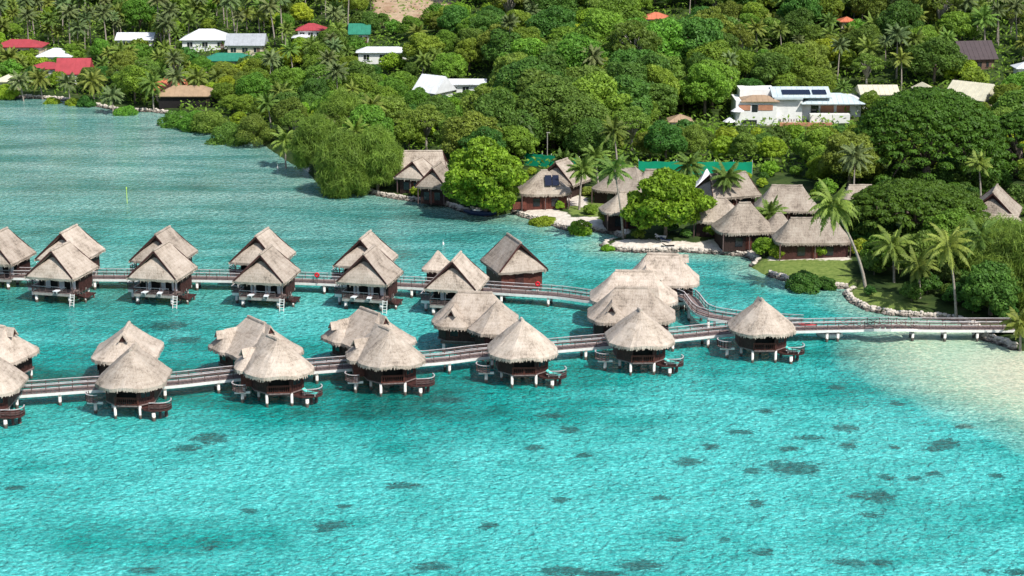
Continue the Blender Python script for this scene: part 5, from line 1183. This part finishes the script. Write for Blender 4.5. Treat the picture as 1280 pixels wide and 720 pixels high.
def casuarina(lab, px, py, Rr, H, n, lo=.05):
    g = U(px, py, 1.0); r_ = np.random.default_rng(int(px+py)); t = empty('casuarina_tree', (g.x, g.y, gz(g.x, g.y))); tag(t, lab, 'tree', 'feathery casuarinas')
    L = lobes_for(r_, Rr, H, 54, 1.3, lo, .13, .30, 1.75); w = L[:, 3]**2; idx = r_.choice(len(L), n*2, p=w/w.sum()); D = r_.normal(size=(len(idx), 3)); D /= np.linalg.norm(D, axis=1, keepdims=True)
    C = L[idx, :3]+D*np.stack([L[idx, 3], L[idx, 3], L[idx, 4]], 1)*r_.uniform(.6, 1.3, (len(idx), 1)); keep = np.ones(len(C), bool)
    for l in L: keep &= ((C[:, 0]-l[0])**2+(C[:, 1]-l[1])**2)/l[3]**2+(C[:, 2]-l[2])**2/l[4]**2 > .3
    C = C[keep][:n]; D = D[keep][:n]; tang = D*.55+r_.normal(size=D.shape)*.45; tang[:, 2] -= np.where(C[:, 2] > H*.72, -.6, .55)
    V, Q = cards(C, D+r_.normal(size=D.shape)*.6, r_.uniform(.35, 1.0, (len(C), 1)), .085, r_, tang); np_mesh('crown', V, Q, LEAF['casu'], t)
    m = MB(); trunk_mesh(m, r_, H, .3, L, 8); m.build('trunk', BARK, t, True); return t
casuarina('big feathery olive green casuarina hanging over the water', 432, 236, 6.0, 13.0, 26000, lo=0)
casuarina('feathery casuarina left part of the clump above the sandbank', 395, 214, 5.2, 11, 17000)
casuarina('feathery casuarina right beside the hidden thatched huts', 472, 236, 4.8, 12.5, 17000, lo=0)
casuarina('feathery casuarina behind the big overhanging one', 430, 190, 5.4, 12, 13000)
casuarina('feathery casuarina behind the large fronds at lower right', 1224, 350, 5.6, 8.2, 18000, lo=-.05)
casuarina('feathery casuarina at the right edge above the boardwalk end', 1276, 384, 6.6, 11.3, 26000, lo=-.1)
casuarina('feathery casuarina at the right edge behind its taller neighbour', 1262, 336, 6.0, 6.5, 15000, lo=-.05)
feature('broadleaf_tree', 'dark broadleaf tree on the shaded lawn behind the big fronds', 1150, 350, 4.2, 7.2, 34, 9000, .24, 'dark', rmin=.16, rmax=.34, lo=.05, jit=.7)
feature('broadleaf_tree', 'mid green broadleaf tree on the shaded lawn near the leaning palm', 1104, 338, 3.6, 5.4, 30, 7000, .22, 'mid', rmin=.16, rmax=.34, lo=.02, jit=.7)
feature('broadleaf_tree', 'dark broadleaf tree between the yellowish palm and the boardwalk end', 1238, 392, 4.4, 7.4, 34, 9000, .24, 'dark', rmin=.16, rmax=.34, lo=.02, jit=.7)
feature('broadleaf_tree', 'dark broadleaf tree behind the shaded lawn, below the giant dome', 1190, 322, 5.0, 7.5, 34, 9000, .24, 'mid', rmin=.16, rmax=.34, lo=.02, jit=.7)

def near_palm(lab, bx, by, cx, cy, Ln, mat='palm', n=22, droop=.42, seed=0, z=1.2, r=.17, nuts=True):
    g = U(bx, by, z); top = atY(cx, cy, g.y); r_ = np.random.default_rng(seed+int(bx)); t = make_palm(r_, top.z-gz(g.x, g.y), (top.x-g.x, .3), LEAF[mat], Ln*1.12, int(n*1.35), r, droop, nuts=nuts)
    t.location = (g.x, g.y, gz(g.x, g.y)); tag(t, lab, 'palm', 'coconut palms in the garden'); return t
near_palm('tall coconut palm with dark trunk at the water by the sandy point', 779, 299, 768, 212, 3.9, n=16, droop=.38, z=.8)
near_palm('coconut palm on the lawn behind the round clipped bush', 724, 262, 728, 212, 3.3)
near_palm('coconut palm behind the lawn palm, its crown above the ridge house', 748, 236, 744, 196, 3.4)
near_palm('coconut palm between the dark woods and the lawn, left of the tall palm', 708, 226, 704, 200, 2.4)
near_palm('coconut palm in front of the white marquee', 864, 246, 862, 207, 3.6)
near_palm('coconut palm with bare pale trunk right of the almond tree', 908, 264, 909, 222, 3.7)
near_palm('short coconut palm in front of the broad thatched bungalow', 963, 300, 962, 268, 3.5, droop=.45)
near_palm('coconut palm with long white leaning trunk and large crown at the shore', 1083, 360, 1042, 258, 4.9, n=28, droop=.5, z=1.3, r=.2)
near_palm('tall coconut palm rising behind the leaning palm', 1066, 262, 1069, 196, 3.7, 'gray', droop=.5)
near_palm('slender coconut palm above the gabled house at right edge', 1226, 262, 1224, 205, 3.0, n=15)
near_palm('palm with large pale drooping fronds left of the shaded lawn', 1118, 352, 1116, 308, 4.4, n=18, droop=.4, nuts=False)
near_palm('palm with yellowish arching fronds and dark trunk on the shaded lawn', 1196, 390, 1186, 308, 4.6, n=18, droop=.42)
near_palm('palm with broad fronds low on the shaded lawn', 1150, 372, 1148, 332, 3.6, n=16, droop=.45)
near_palm('palm rising behind the yellowish palm at right', 1232, 372, 1226, 296, 4.2, n=18, droop=.45)
near_palm('short yellow green palm at the shore end of the boardwalk', 1276, 428, 1276, 404, 3.0, n=16, droop=.5)
near_palm('drooping palm on the bank left of the casuarinas', 357, 203, 356, 176, 3.8, droop=.5)
near_palm('coconut palm rising in front of the dark green tree in the middle', 466, 168, 464, 134, 3.7, z=2)
near_palm('coconut palm under the pale limbed forest tree', 657, 200, 655, 156, 3.4, 'gray', droop=.6, z=1.5)
near_palm('thin coconut palm with white trunk behind the big almond tree', 632, 196, 630, 158, 2.8, z=1.5)
for k, (bx, by, cx, cy, L_, lb) in enumerate([(53, 118, 48, 98, 4.0, 'leftmost leaning shore palm with dark crown'), (30, 120, 24, 101, 3.6, 'shore palm at far left beside the leaning one'), (118, 126, 115, 102, 4.2, 'tall shore palm below the red roof'), (141, 136, 140, 120, 3.6, 'short shore palm above the rubble bank'),
        (192, 134, 190, 105, 4.2, 'big shore palm beside the orange roofed house'), (222, 130, 220, 96, 3.6, 'palm in front of the shore pavilion'), (248, 130, 246, 98, 3.8, 'palm at the right end of the shore pavilion'), (88, 124, 84, 103, 3.2, 'bushy shore palm right of the dark crowned one')]):
    near_palm(lb, bx, by, cx, cy, L_, 'gray' if k % 2 else 'palm', z=1.2, droop=.48)
# the very tall palm
g = T(638, 96, 0); top = atY(637, 28, g.y); t = make_palm(np.random.default_rng(5), top.z-g.z, (-.2, .1), LEAF['gray'], 3.0, 24, .16, .3, 'tall_palm', False); t.location = g; tag(t, 'very tall straight palm with thin pale trunk standing above the woods', 'palm')

# shrubs near the shore
SH = 0
def bush(px, py, r_, h_, kd, lab, group='garden shrubs', z=1.1):
    g = U(px, py, z); rr = np.random.default_rng(int(px*3+py)); t = make_tree('shrub', rr, r_, h_, 14, int(1600+r_*r_*500), .16, LEAF[kd], lo=.0, rmin=.32, rmax=.48, tr=.07, limbs=3); t.location = (g.x, g.y, gz(g.x, g.y)); tag(t, lab, 'shrub', group); return t
bush(725, 284, 2.1, 3.0, 'almond', 'round clipped bright bush on the white beach')
bush(680, 272, 2.4, .9, 'lime', 'low spreading green shrub on the beach below the solar panelled bungalow')
bush(955, 318, 2.0, 2.8, 'almond', 'bright bush below the broad thatched bungalow'); bush(974, 322, 1.5, 2.0, 'lime', 'small bright bush left of the wide bungalow'); bush(998, 320, 1.2, 1.8, 'almond', 'small bright bush under the left part of the wide bungalow wall')
bush(1024, 322, 1.6, 1.9, 'almond', 'bright bush under the middle of the wide bungalow wall'); bush(1004, 353, 2.7, 3.6, 'dark', 'dark spiky bush on the lawn headland edge'); bush(1032, 352, 1.6, 1.8, 'dark', 'low dark bush right of the spiky one')
bush(893, 296, 1.8, 2.4, 'almond', 'bright hedge bush right of the round almond tree'); bush(910, 300, 1.5, 2.0, 'mid', 'green bush at the foot of the right hand bungalow'); bush(765, 278, 2.2, 2.2, 'mid', 'hedge bush below the low thatched bungalow'); bush(785, 281, 2.0, 2.2, 'mid', 'hedge bush left of the almond tree')
bush(545, 246, 1.0, 1.6, 'lime', 'yellow green plant in front of the right gable front hut'); bush(521, 243, 1.2, 1.7, 'lime', 'yellow green plant between the two gable front huts'); bush(468, 243, 1.5, .9, 'lime', 'low yellow grass clump at the casuarina foot')
bush(760, 305, 1.0, .8, 'lime', 'low yellow green plant at the tip of the sandy point'); bush(700, 262, .8, 1.4, 'lime', 'small spiky plant by the red brown fence'); bush(738, 268, 1.2, 1.5, 'mid', 'small dark bush behind the clipped one')
bush(770, 253, 1.6, 1.8, 'lime', 'yellow green shrub by the low thatched bungalow'); bush(735, 246, 1.3, 1.2, 'olive', 'olive shrub on the lawn between palms')
for k, (x, y, r_, h_, kd, lb) in enumerate([(65, 123, 2.5, 3, 'lime', 'lime shrub on the far left bank'), (92, 125, 2.0, 2.6, 'lime', 'yellow shrub overhanging the rubble bank'), (158, 137, 3.0, 3.6, 'mid', 'dense green shrub on the left bank'), (172, 138, 1.8, 1.6, 'lime', 'small lime shrub on the left bank'),
     (222, 151, 4.0, 4.4, 'mid', 'rounded green shrub over the water right of the pavilion'), (245, 156, 4.2, 5, 'mid', 'rounded green shrub over the water next to its twin'), (262, 160, 4, 5.5, 'olive', 'olive shrub over the water before the sandbank'), (10, 118, 3, 4, 'lime', 'lime shrub at the left edge of the shore'),
     (290, 172, 4.4, 6.5, 'olive', 'olive bushy shrub hanging over the left bay'), (318, 176, 4.2, 7.5, 'olive', 'olive bushy shrub at the right of the left bay'), (108, 127, 2.2, 3, 'dark', 'dark shrub under the tall shore palm')]): bush(x, y, r_, h_, kd, lb, 'shrubs on the left bank')

# loungers and chairs on the sandy point
for k, (x, y, lb, mt) in enumerate([(832, 301, 'dark cushioned lounger under the round almond tree', NAVY), (826, 297, 'white lounger under the round almond tree', CURT), (836, 305, 'dark low lounger at the edge of the shade on the sandy point', DARK)]):
    g = U(x, y, 1.2); lounger(lb, None, g.x, g.y, gz(g.x, g.y), R(60+20*k), mt)

# ------------------------------------------------------------------ forest
def px_of(x, y, z): return P((x, y, z))
def region(px, py):
    a = 'above the far left red roofs' if px < 130 else 'near the upper left white roofs' if px < 350 else 'beyond the big casuarinas' if px < 520 else 'around the steep white roof' if px < 640 else 'left of the white villa' if px < 900 else 'behind the white villa' if px < 1090 else 'around the dark chalet'
    b = 'high up' if py < 40 else 'midway up' if py < 90 else 'low down' if py < 150 else 'near the shore'
    return b+' '+a
def kind_at(px, py):
    r_ = random.random()
    pal = 0
    if px < 460 and py < 70: pal = .6
    elif px < 560 and py < 140: pal = .32
    elif px > 1040 and py < 85: pal = .55
    elif px < 760 and py < 30: pal = .3
    elif 560 <= px < 900: pal = .08
    else: pal = .2
    if px < 340 and py > 85: pal = .22
    if r_ < pal: return 'palm'
    r_ = random.random()
    if 620 < px < 930 and 55 < py < 170: return 'dark' if r_ < .35 else 'mid' if r_ < .55 else 'olive'
    if px > 950: return 'mid' if r_ < .45 else 'dark' if r_ < .62 else 'lime' if r_ < .80 else 'olive'
    if 560 < px: return 'mid' if r_ < .4 else 'dark' if r_ < .75 else 'olive' if r_ < .9 else 'lime'
    return 'mid' if r_ < .42 else 'dark' if r_ < .60 else 'olive' if r_ < .80 else 'lime'
RESORT = [pxpoly(p, 1.3) for p in [[(470, 198), (565, 196), (600, 240), (640, 212), (1000, 220), (1070, 262), (1070, 330), (1290, 420), (1290, 445), (1200, 410), (1050, 372), (930, 330), (740, 322), (440, 262)], [(1060, 262), (1300, 262), (1300, 420), (1060, 380)], [(1075, 215), (1290, 215), (1290, 270), (1075, 262)]]]
cnt = {'palm': 0, 'tree': 0, 'shrub': 0}; taken = []
cand = []
sp = 7.6
for j, Y in enumerate(np.arange(330, 640, sp*.9)):
    for X in np.arange(-190, 170, sp):
        cand.append((X+(j % 2)*sp/2+random.uniform(-2.4, 2.4), Y+random.uniform(-2.4, 2.4)))
N1 = len(cand)
for j in range(1100): cand.append((random.uniform(-170, 150), random.uniform(400, 600)))
ca = np.array(cand); csd = sdist(ca[:, 0], ca[:, 1]); chh = hgt(ca[:, 0], ca[:, 1]); foot_ = np.interp(ca[:, 0], FX, FY)
inres = np.zeros(len(ca), bool)
for p in RESORT+earth_polys+lawn_polys[:3]: inres |= inside(ca[:, 0], ca[:, 1], p)
for ci, ((X, Y), sd_, z, ft, ir) in enumerate(zip(cand, csd, chh, foot_, inres)):
    if sd_ < 3.5 or ir: continue
    gx, gy = px_of(X, Y, z); tx, ty = px_of(X, Y, z+11)
    if gx < -45 or gx > 1325 or gy < -10: continue
    kd = kind_at(gx, (gy+ty)/2)
    if ci >= N1:
        if not ((gx < 470 and gy < 110) or (gx > 1030 and gy < 100)) or random.random() < .45: continue
        kd = 'palm'
    pr, Rr, H = random.choice(PV) if kd == 'palm' else random.choice(VAR[kd])
    s = random.uniform(.66, 1.2)*(1.02 if kd != 'palm' else 1)
    if 620 < gx < 930 and 80 < gy < 200 and kd != 'palm': s *= 1.18
    if gx < 560 and kd != 'palm': s *= random.uniform(.62, .88)
    if kd == 'palm': s *= random.uniform(.8, 1.05)
    if gx > 1325 or gx < -45: continue
    sc_px = FPX/Y; hx = Rr*s*sc_px*.8; top = gy-H*s*sc_px*.97; lim = None
    for (x0, y0, x1, y1, hy) in CLEAR:
        if Y < hy+3.5 and gx+hx > x0 and gx-hx < x1 and top < y1 and gy > y0-4:
            if hy-Y < 90: yl = y1-random.choice((0, .15, .35, .55))*(y1-y0)*(hy-Y > 4)*(x0 not in (912, 905)); lim = yl if lim is None else max(lim, yl)
        # nothing inside a house
        if hy-2 < Y < hy+11 and x0+2 < gx < x1-2 and gy > y0-25 and gy < y1+40: lim = 1e9
    if lim is not None:
        hmax = (gy-lim)/sc_px*1.05
        if hmax < 1.5: continue
        if hmax < 3.2 and random.random() < .3: continue
        if hmax < 5.5 or kd == 'palm':
            pr, Rr, H, kk = random.choice(BV); s = min(hmax, 4.5)/H; kd = 'shrub'
        else: s = min(s, hmax/H)
    word = {'mid': 'mid green', 'dark': 'dark green', 'olive': 'olive green', 'lime': 'bright lime green', 'palm': 'coconut', 'shrub': 'low'}[kd]
    loc = region(gx, (gy+ty)/2)
    if kd == 'palm': cnt['palm'] += 1; place(pr, X, Y, z, random.uniform(0, 6.28), s, 'coconut palm on the slope, '+loc, 'palm', 'coconut palms on the wooded slope')
    elif kd == 'shrub': cnt['shrub'] += 1; place(pr, X, Y, z, random.uniform(0, 6.28), s, 'low shrub in the woods, '+loc, 'shrub', 'shrubs in the woods')
    else:
        cnt['tree'] += 1; place(pr, X, Y, z-.3, random.uniform(0, 6.28), s, word+(' bushy tree, ' if kd == 'lime' else ' broadleaf tree, ')+loc, 'tree', ('bushy' if kd == 'lime' else 'broadleaf')+' trees on the wooded slope', sz=s*random.uniform(.85, 1.05)).scale.x *= random.uniform(.8, 1.2)
fill = 0
for Y in np.arange(246, 385, 3.4):
    for X in np.arange(-40, 116, 3.6):
        x, y = X+random.uniform(-1.5, 1.5), Y+random.uniform(-1.5, 1.5); sd_ = float(sdist([x], [y])[0])
        if sd_ < 2.2: continue
        qx, qy = np.array([x]), np.array([y])
        if not any(inside(qx, qy, p)[0] for p in RESORT): continue
        if any(inside(qx, qy, p)[0] for p in sand_polys): continue
        if any(math.hypot(x-a, y-b) < c_ for a, b, c_ in HUTS): continue
        lawn_ = any(inside(qx, qy, p)[0] for p in lawn_polys)
        z = gz(x, y); gx, gy = px_of(x, y, z)
        if gx > 1310 or gx < 400: continue
        shade = gx > 1080 and (gy < 380 or gx > 1150)  # shrubs here get dark leaves only, shade put into their colour
        if lawn_ and not shade: continue
        if random.random() < (.68 if not shade else .5): continue
        sc_px = FPX/y; pr, Rr, H, kk = random.choice(BV) if not shade else BV[2]; hm = random.uniform(1.2, 3.2) if not shade else random.uniform(1.0, 3.6)
        top = gy-hm*sc_px
        for (x0, y0, x1, y1, hy) in CLEAR:
            if y < hy+2 and gx+6 > x0 and gx-6 < x1 and top < y1-4 and gy > y0: hm = min(hm, (gy-(y1-4))/sc_px)
        if hm < .7: continue
        fill += 1; place(pr, x, y, z, random.uniform(0, 6.28), hm/H*1.0, 'low green shrub planted among the thatched garden bungalows' if gx < 1060 else 'low shrub in the shade of the big trees at right', 'shrub', 'planting among the garden bungalows')
print('FOREST', cnt, fill)
for t in BIN:
    if t.name not in USED:
        for ch in list(t.children): bpy.data.objects.remove(ch)
        bpy.data.objects.remove(t)

# undergrowth that covers the wooded ground
def undergrowth():
    r_ = np.random.default_rng(3); n = 90000; X = r_.uniform(-170, 160, n); Y = r_.uniform(335, 590, n); sd = sdist(X, Y); k = sd > 2.0
    for p in RESORT+lawn_polys: k &= ~inside(X, Y, p)
    for p in earth_polys: k &= ~(inside(X, Y, p) & (r_.random(n) < .8))
    X, Y = X[k], Y[k]; Z = hgt(X, Y)+r_.uniform(.1, 1.9, len(X))**1.2
    V, Q = cards(np.stack([X, Y, Z], 1), r_.normal(size=(len(X), 3))*.6+np.array([0, 0, .8]), r_.uniform(.3, .8, (len(X), 1)), .4, r_)
    o = np_mesh('undergrowth', V, Q, LEAF['mid']); tag(o, 'tangled green undergrowth covering the wooded slope between the trees', 'undergrowth', kind='stuff')
undergrowth()
# more woods past the top of the picture, one mass
def beyond():
    r_ = np.random.default_rng(9); Vs, Qs = [], []; n0 = 0
    for Y in np.arange(560, 900, 16):
        for X in np.arange(-330, 330, 15):
            x = X+r_.uniform(-5, 5); y = Y+r_.uniform(-5, 5); gx, gy = P((x, y, gz(x, y)))
            if gy > -12: continue
            L = lobes_for(r_, 8, 12, 9, .8, .25, .4, .5); L[:, 0] += x; L[:, 1] += y; L[:, 2] += gz(x, y); V, Q = crown_cards(r_, L, 260, 1.1); Vs.append(V); Qs.append(Q+n0); n0 += len(V)
    o = np_mesh('far_woods', np.vstack(Vs), np.vstack(Qs), LEAF['mid']); tag(o, 'continuous woods on the hill beyond', 'woods', kind='stuff')
beyond()

# ------------------------------------------------------------------ light
w = bpy.data.worlds.new('World'); scene.world = w; w.use_nodes = True; t = w.node_tree
sun_v = Vector((.56, -.62, .98)).normalized(); el = math.asin(sun_v.z); az = math.atan2(sun_v.x, sun_v.y)
sky = t.nodes.new('ShaderNodeTexSky'); sky.sky_type = 'NISHITA'; sky.sun_disc = False; sky.sun_elevation = el; sky.sun_rotation = az; sky.air_density = 1.0; sky.dust_density = 1.5
bg = t.nodes['Background']; bg.inputs['Strength'].default_value = .12; t.links.new(sky.outputs[0], bg.inputs['Color'])
sl = bpy.data.lights.new('sun', 'SUN'); sl.energy = 4.2; sl.angle = R(.53); sl.color = (1, .96, .89)
so = bpy.data.objects.new('sun', sl); COL.objects.link(so); so.rotation_euler = sun_v.to_track_quat('Z', 'Y').to_euler(); so.location = (0, 0, 200)
scene.view_settings.view_transform = 'Standard'; scene.view_settings.look = 'None'; scene.view_settings.exposure = 0.35; scene.view_settings.gamma = 1
scene.cycles.max_bounces = 5; scene.cycles.diffuse_bounces = 2; scene.cycles.glossy_bounces = 3; scene.cycles.transmission_bounces = 3; scene.cycles.transparent_max_bounces = 4
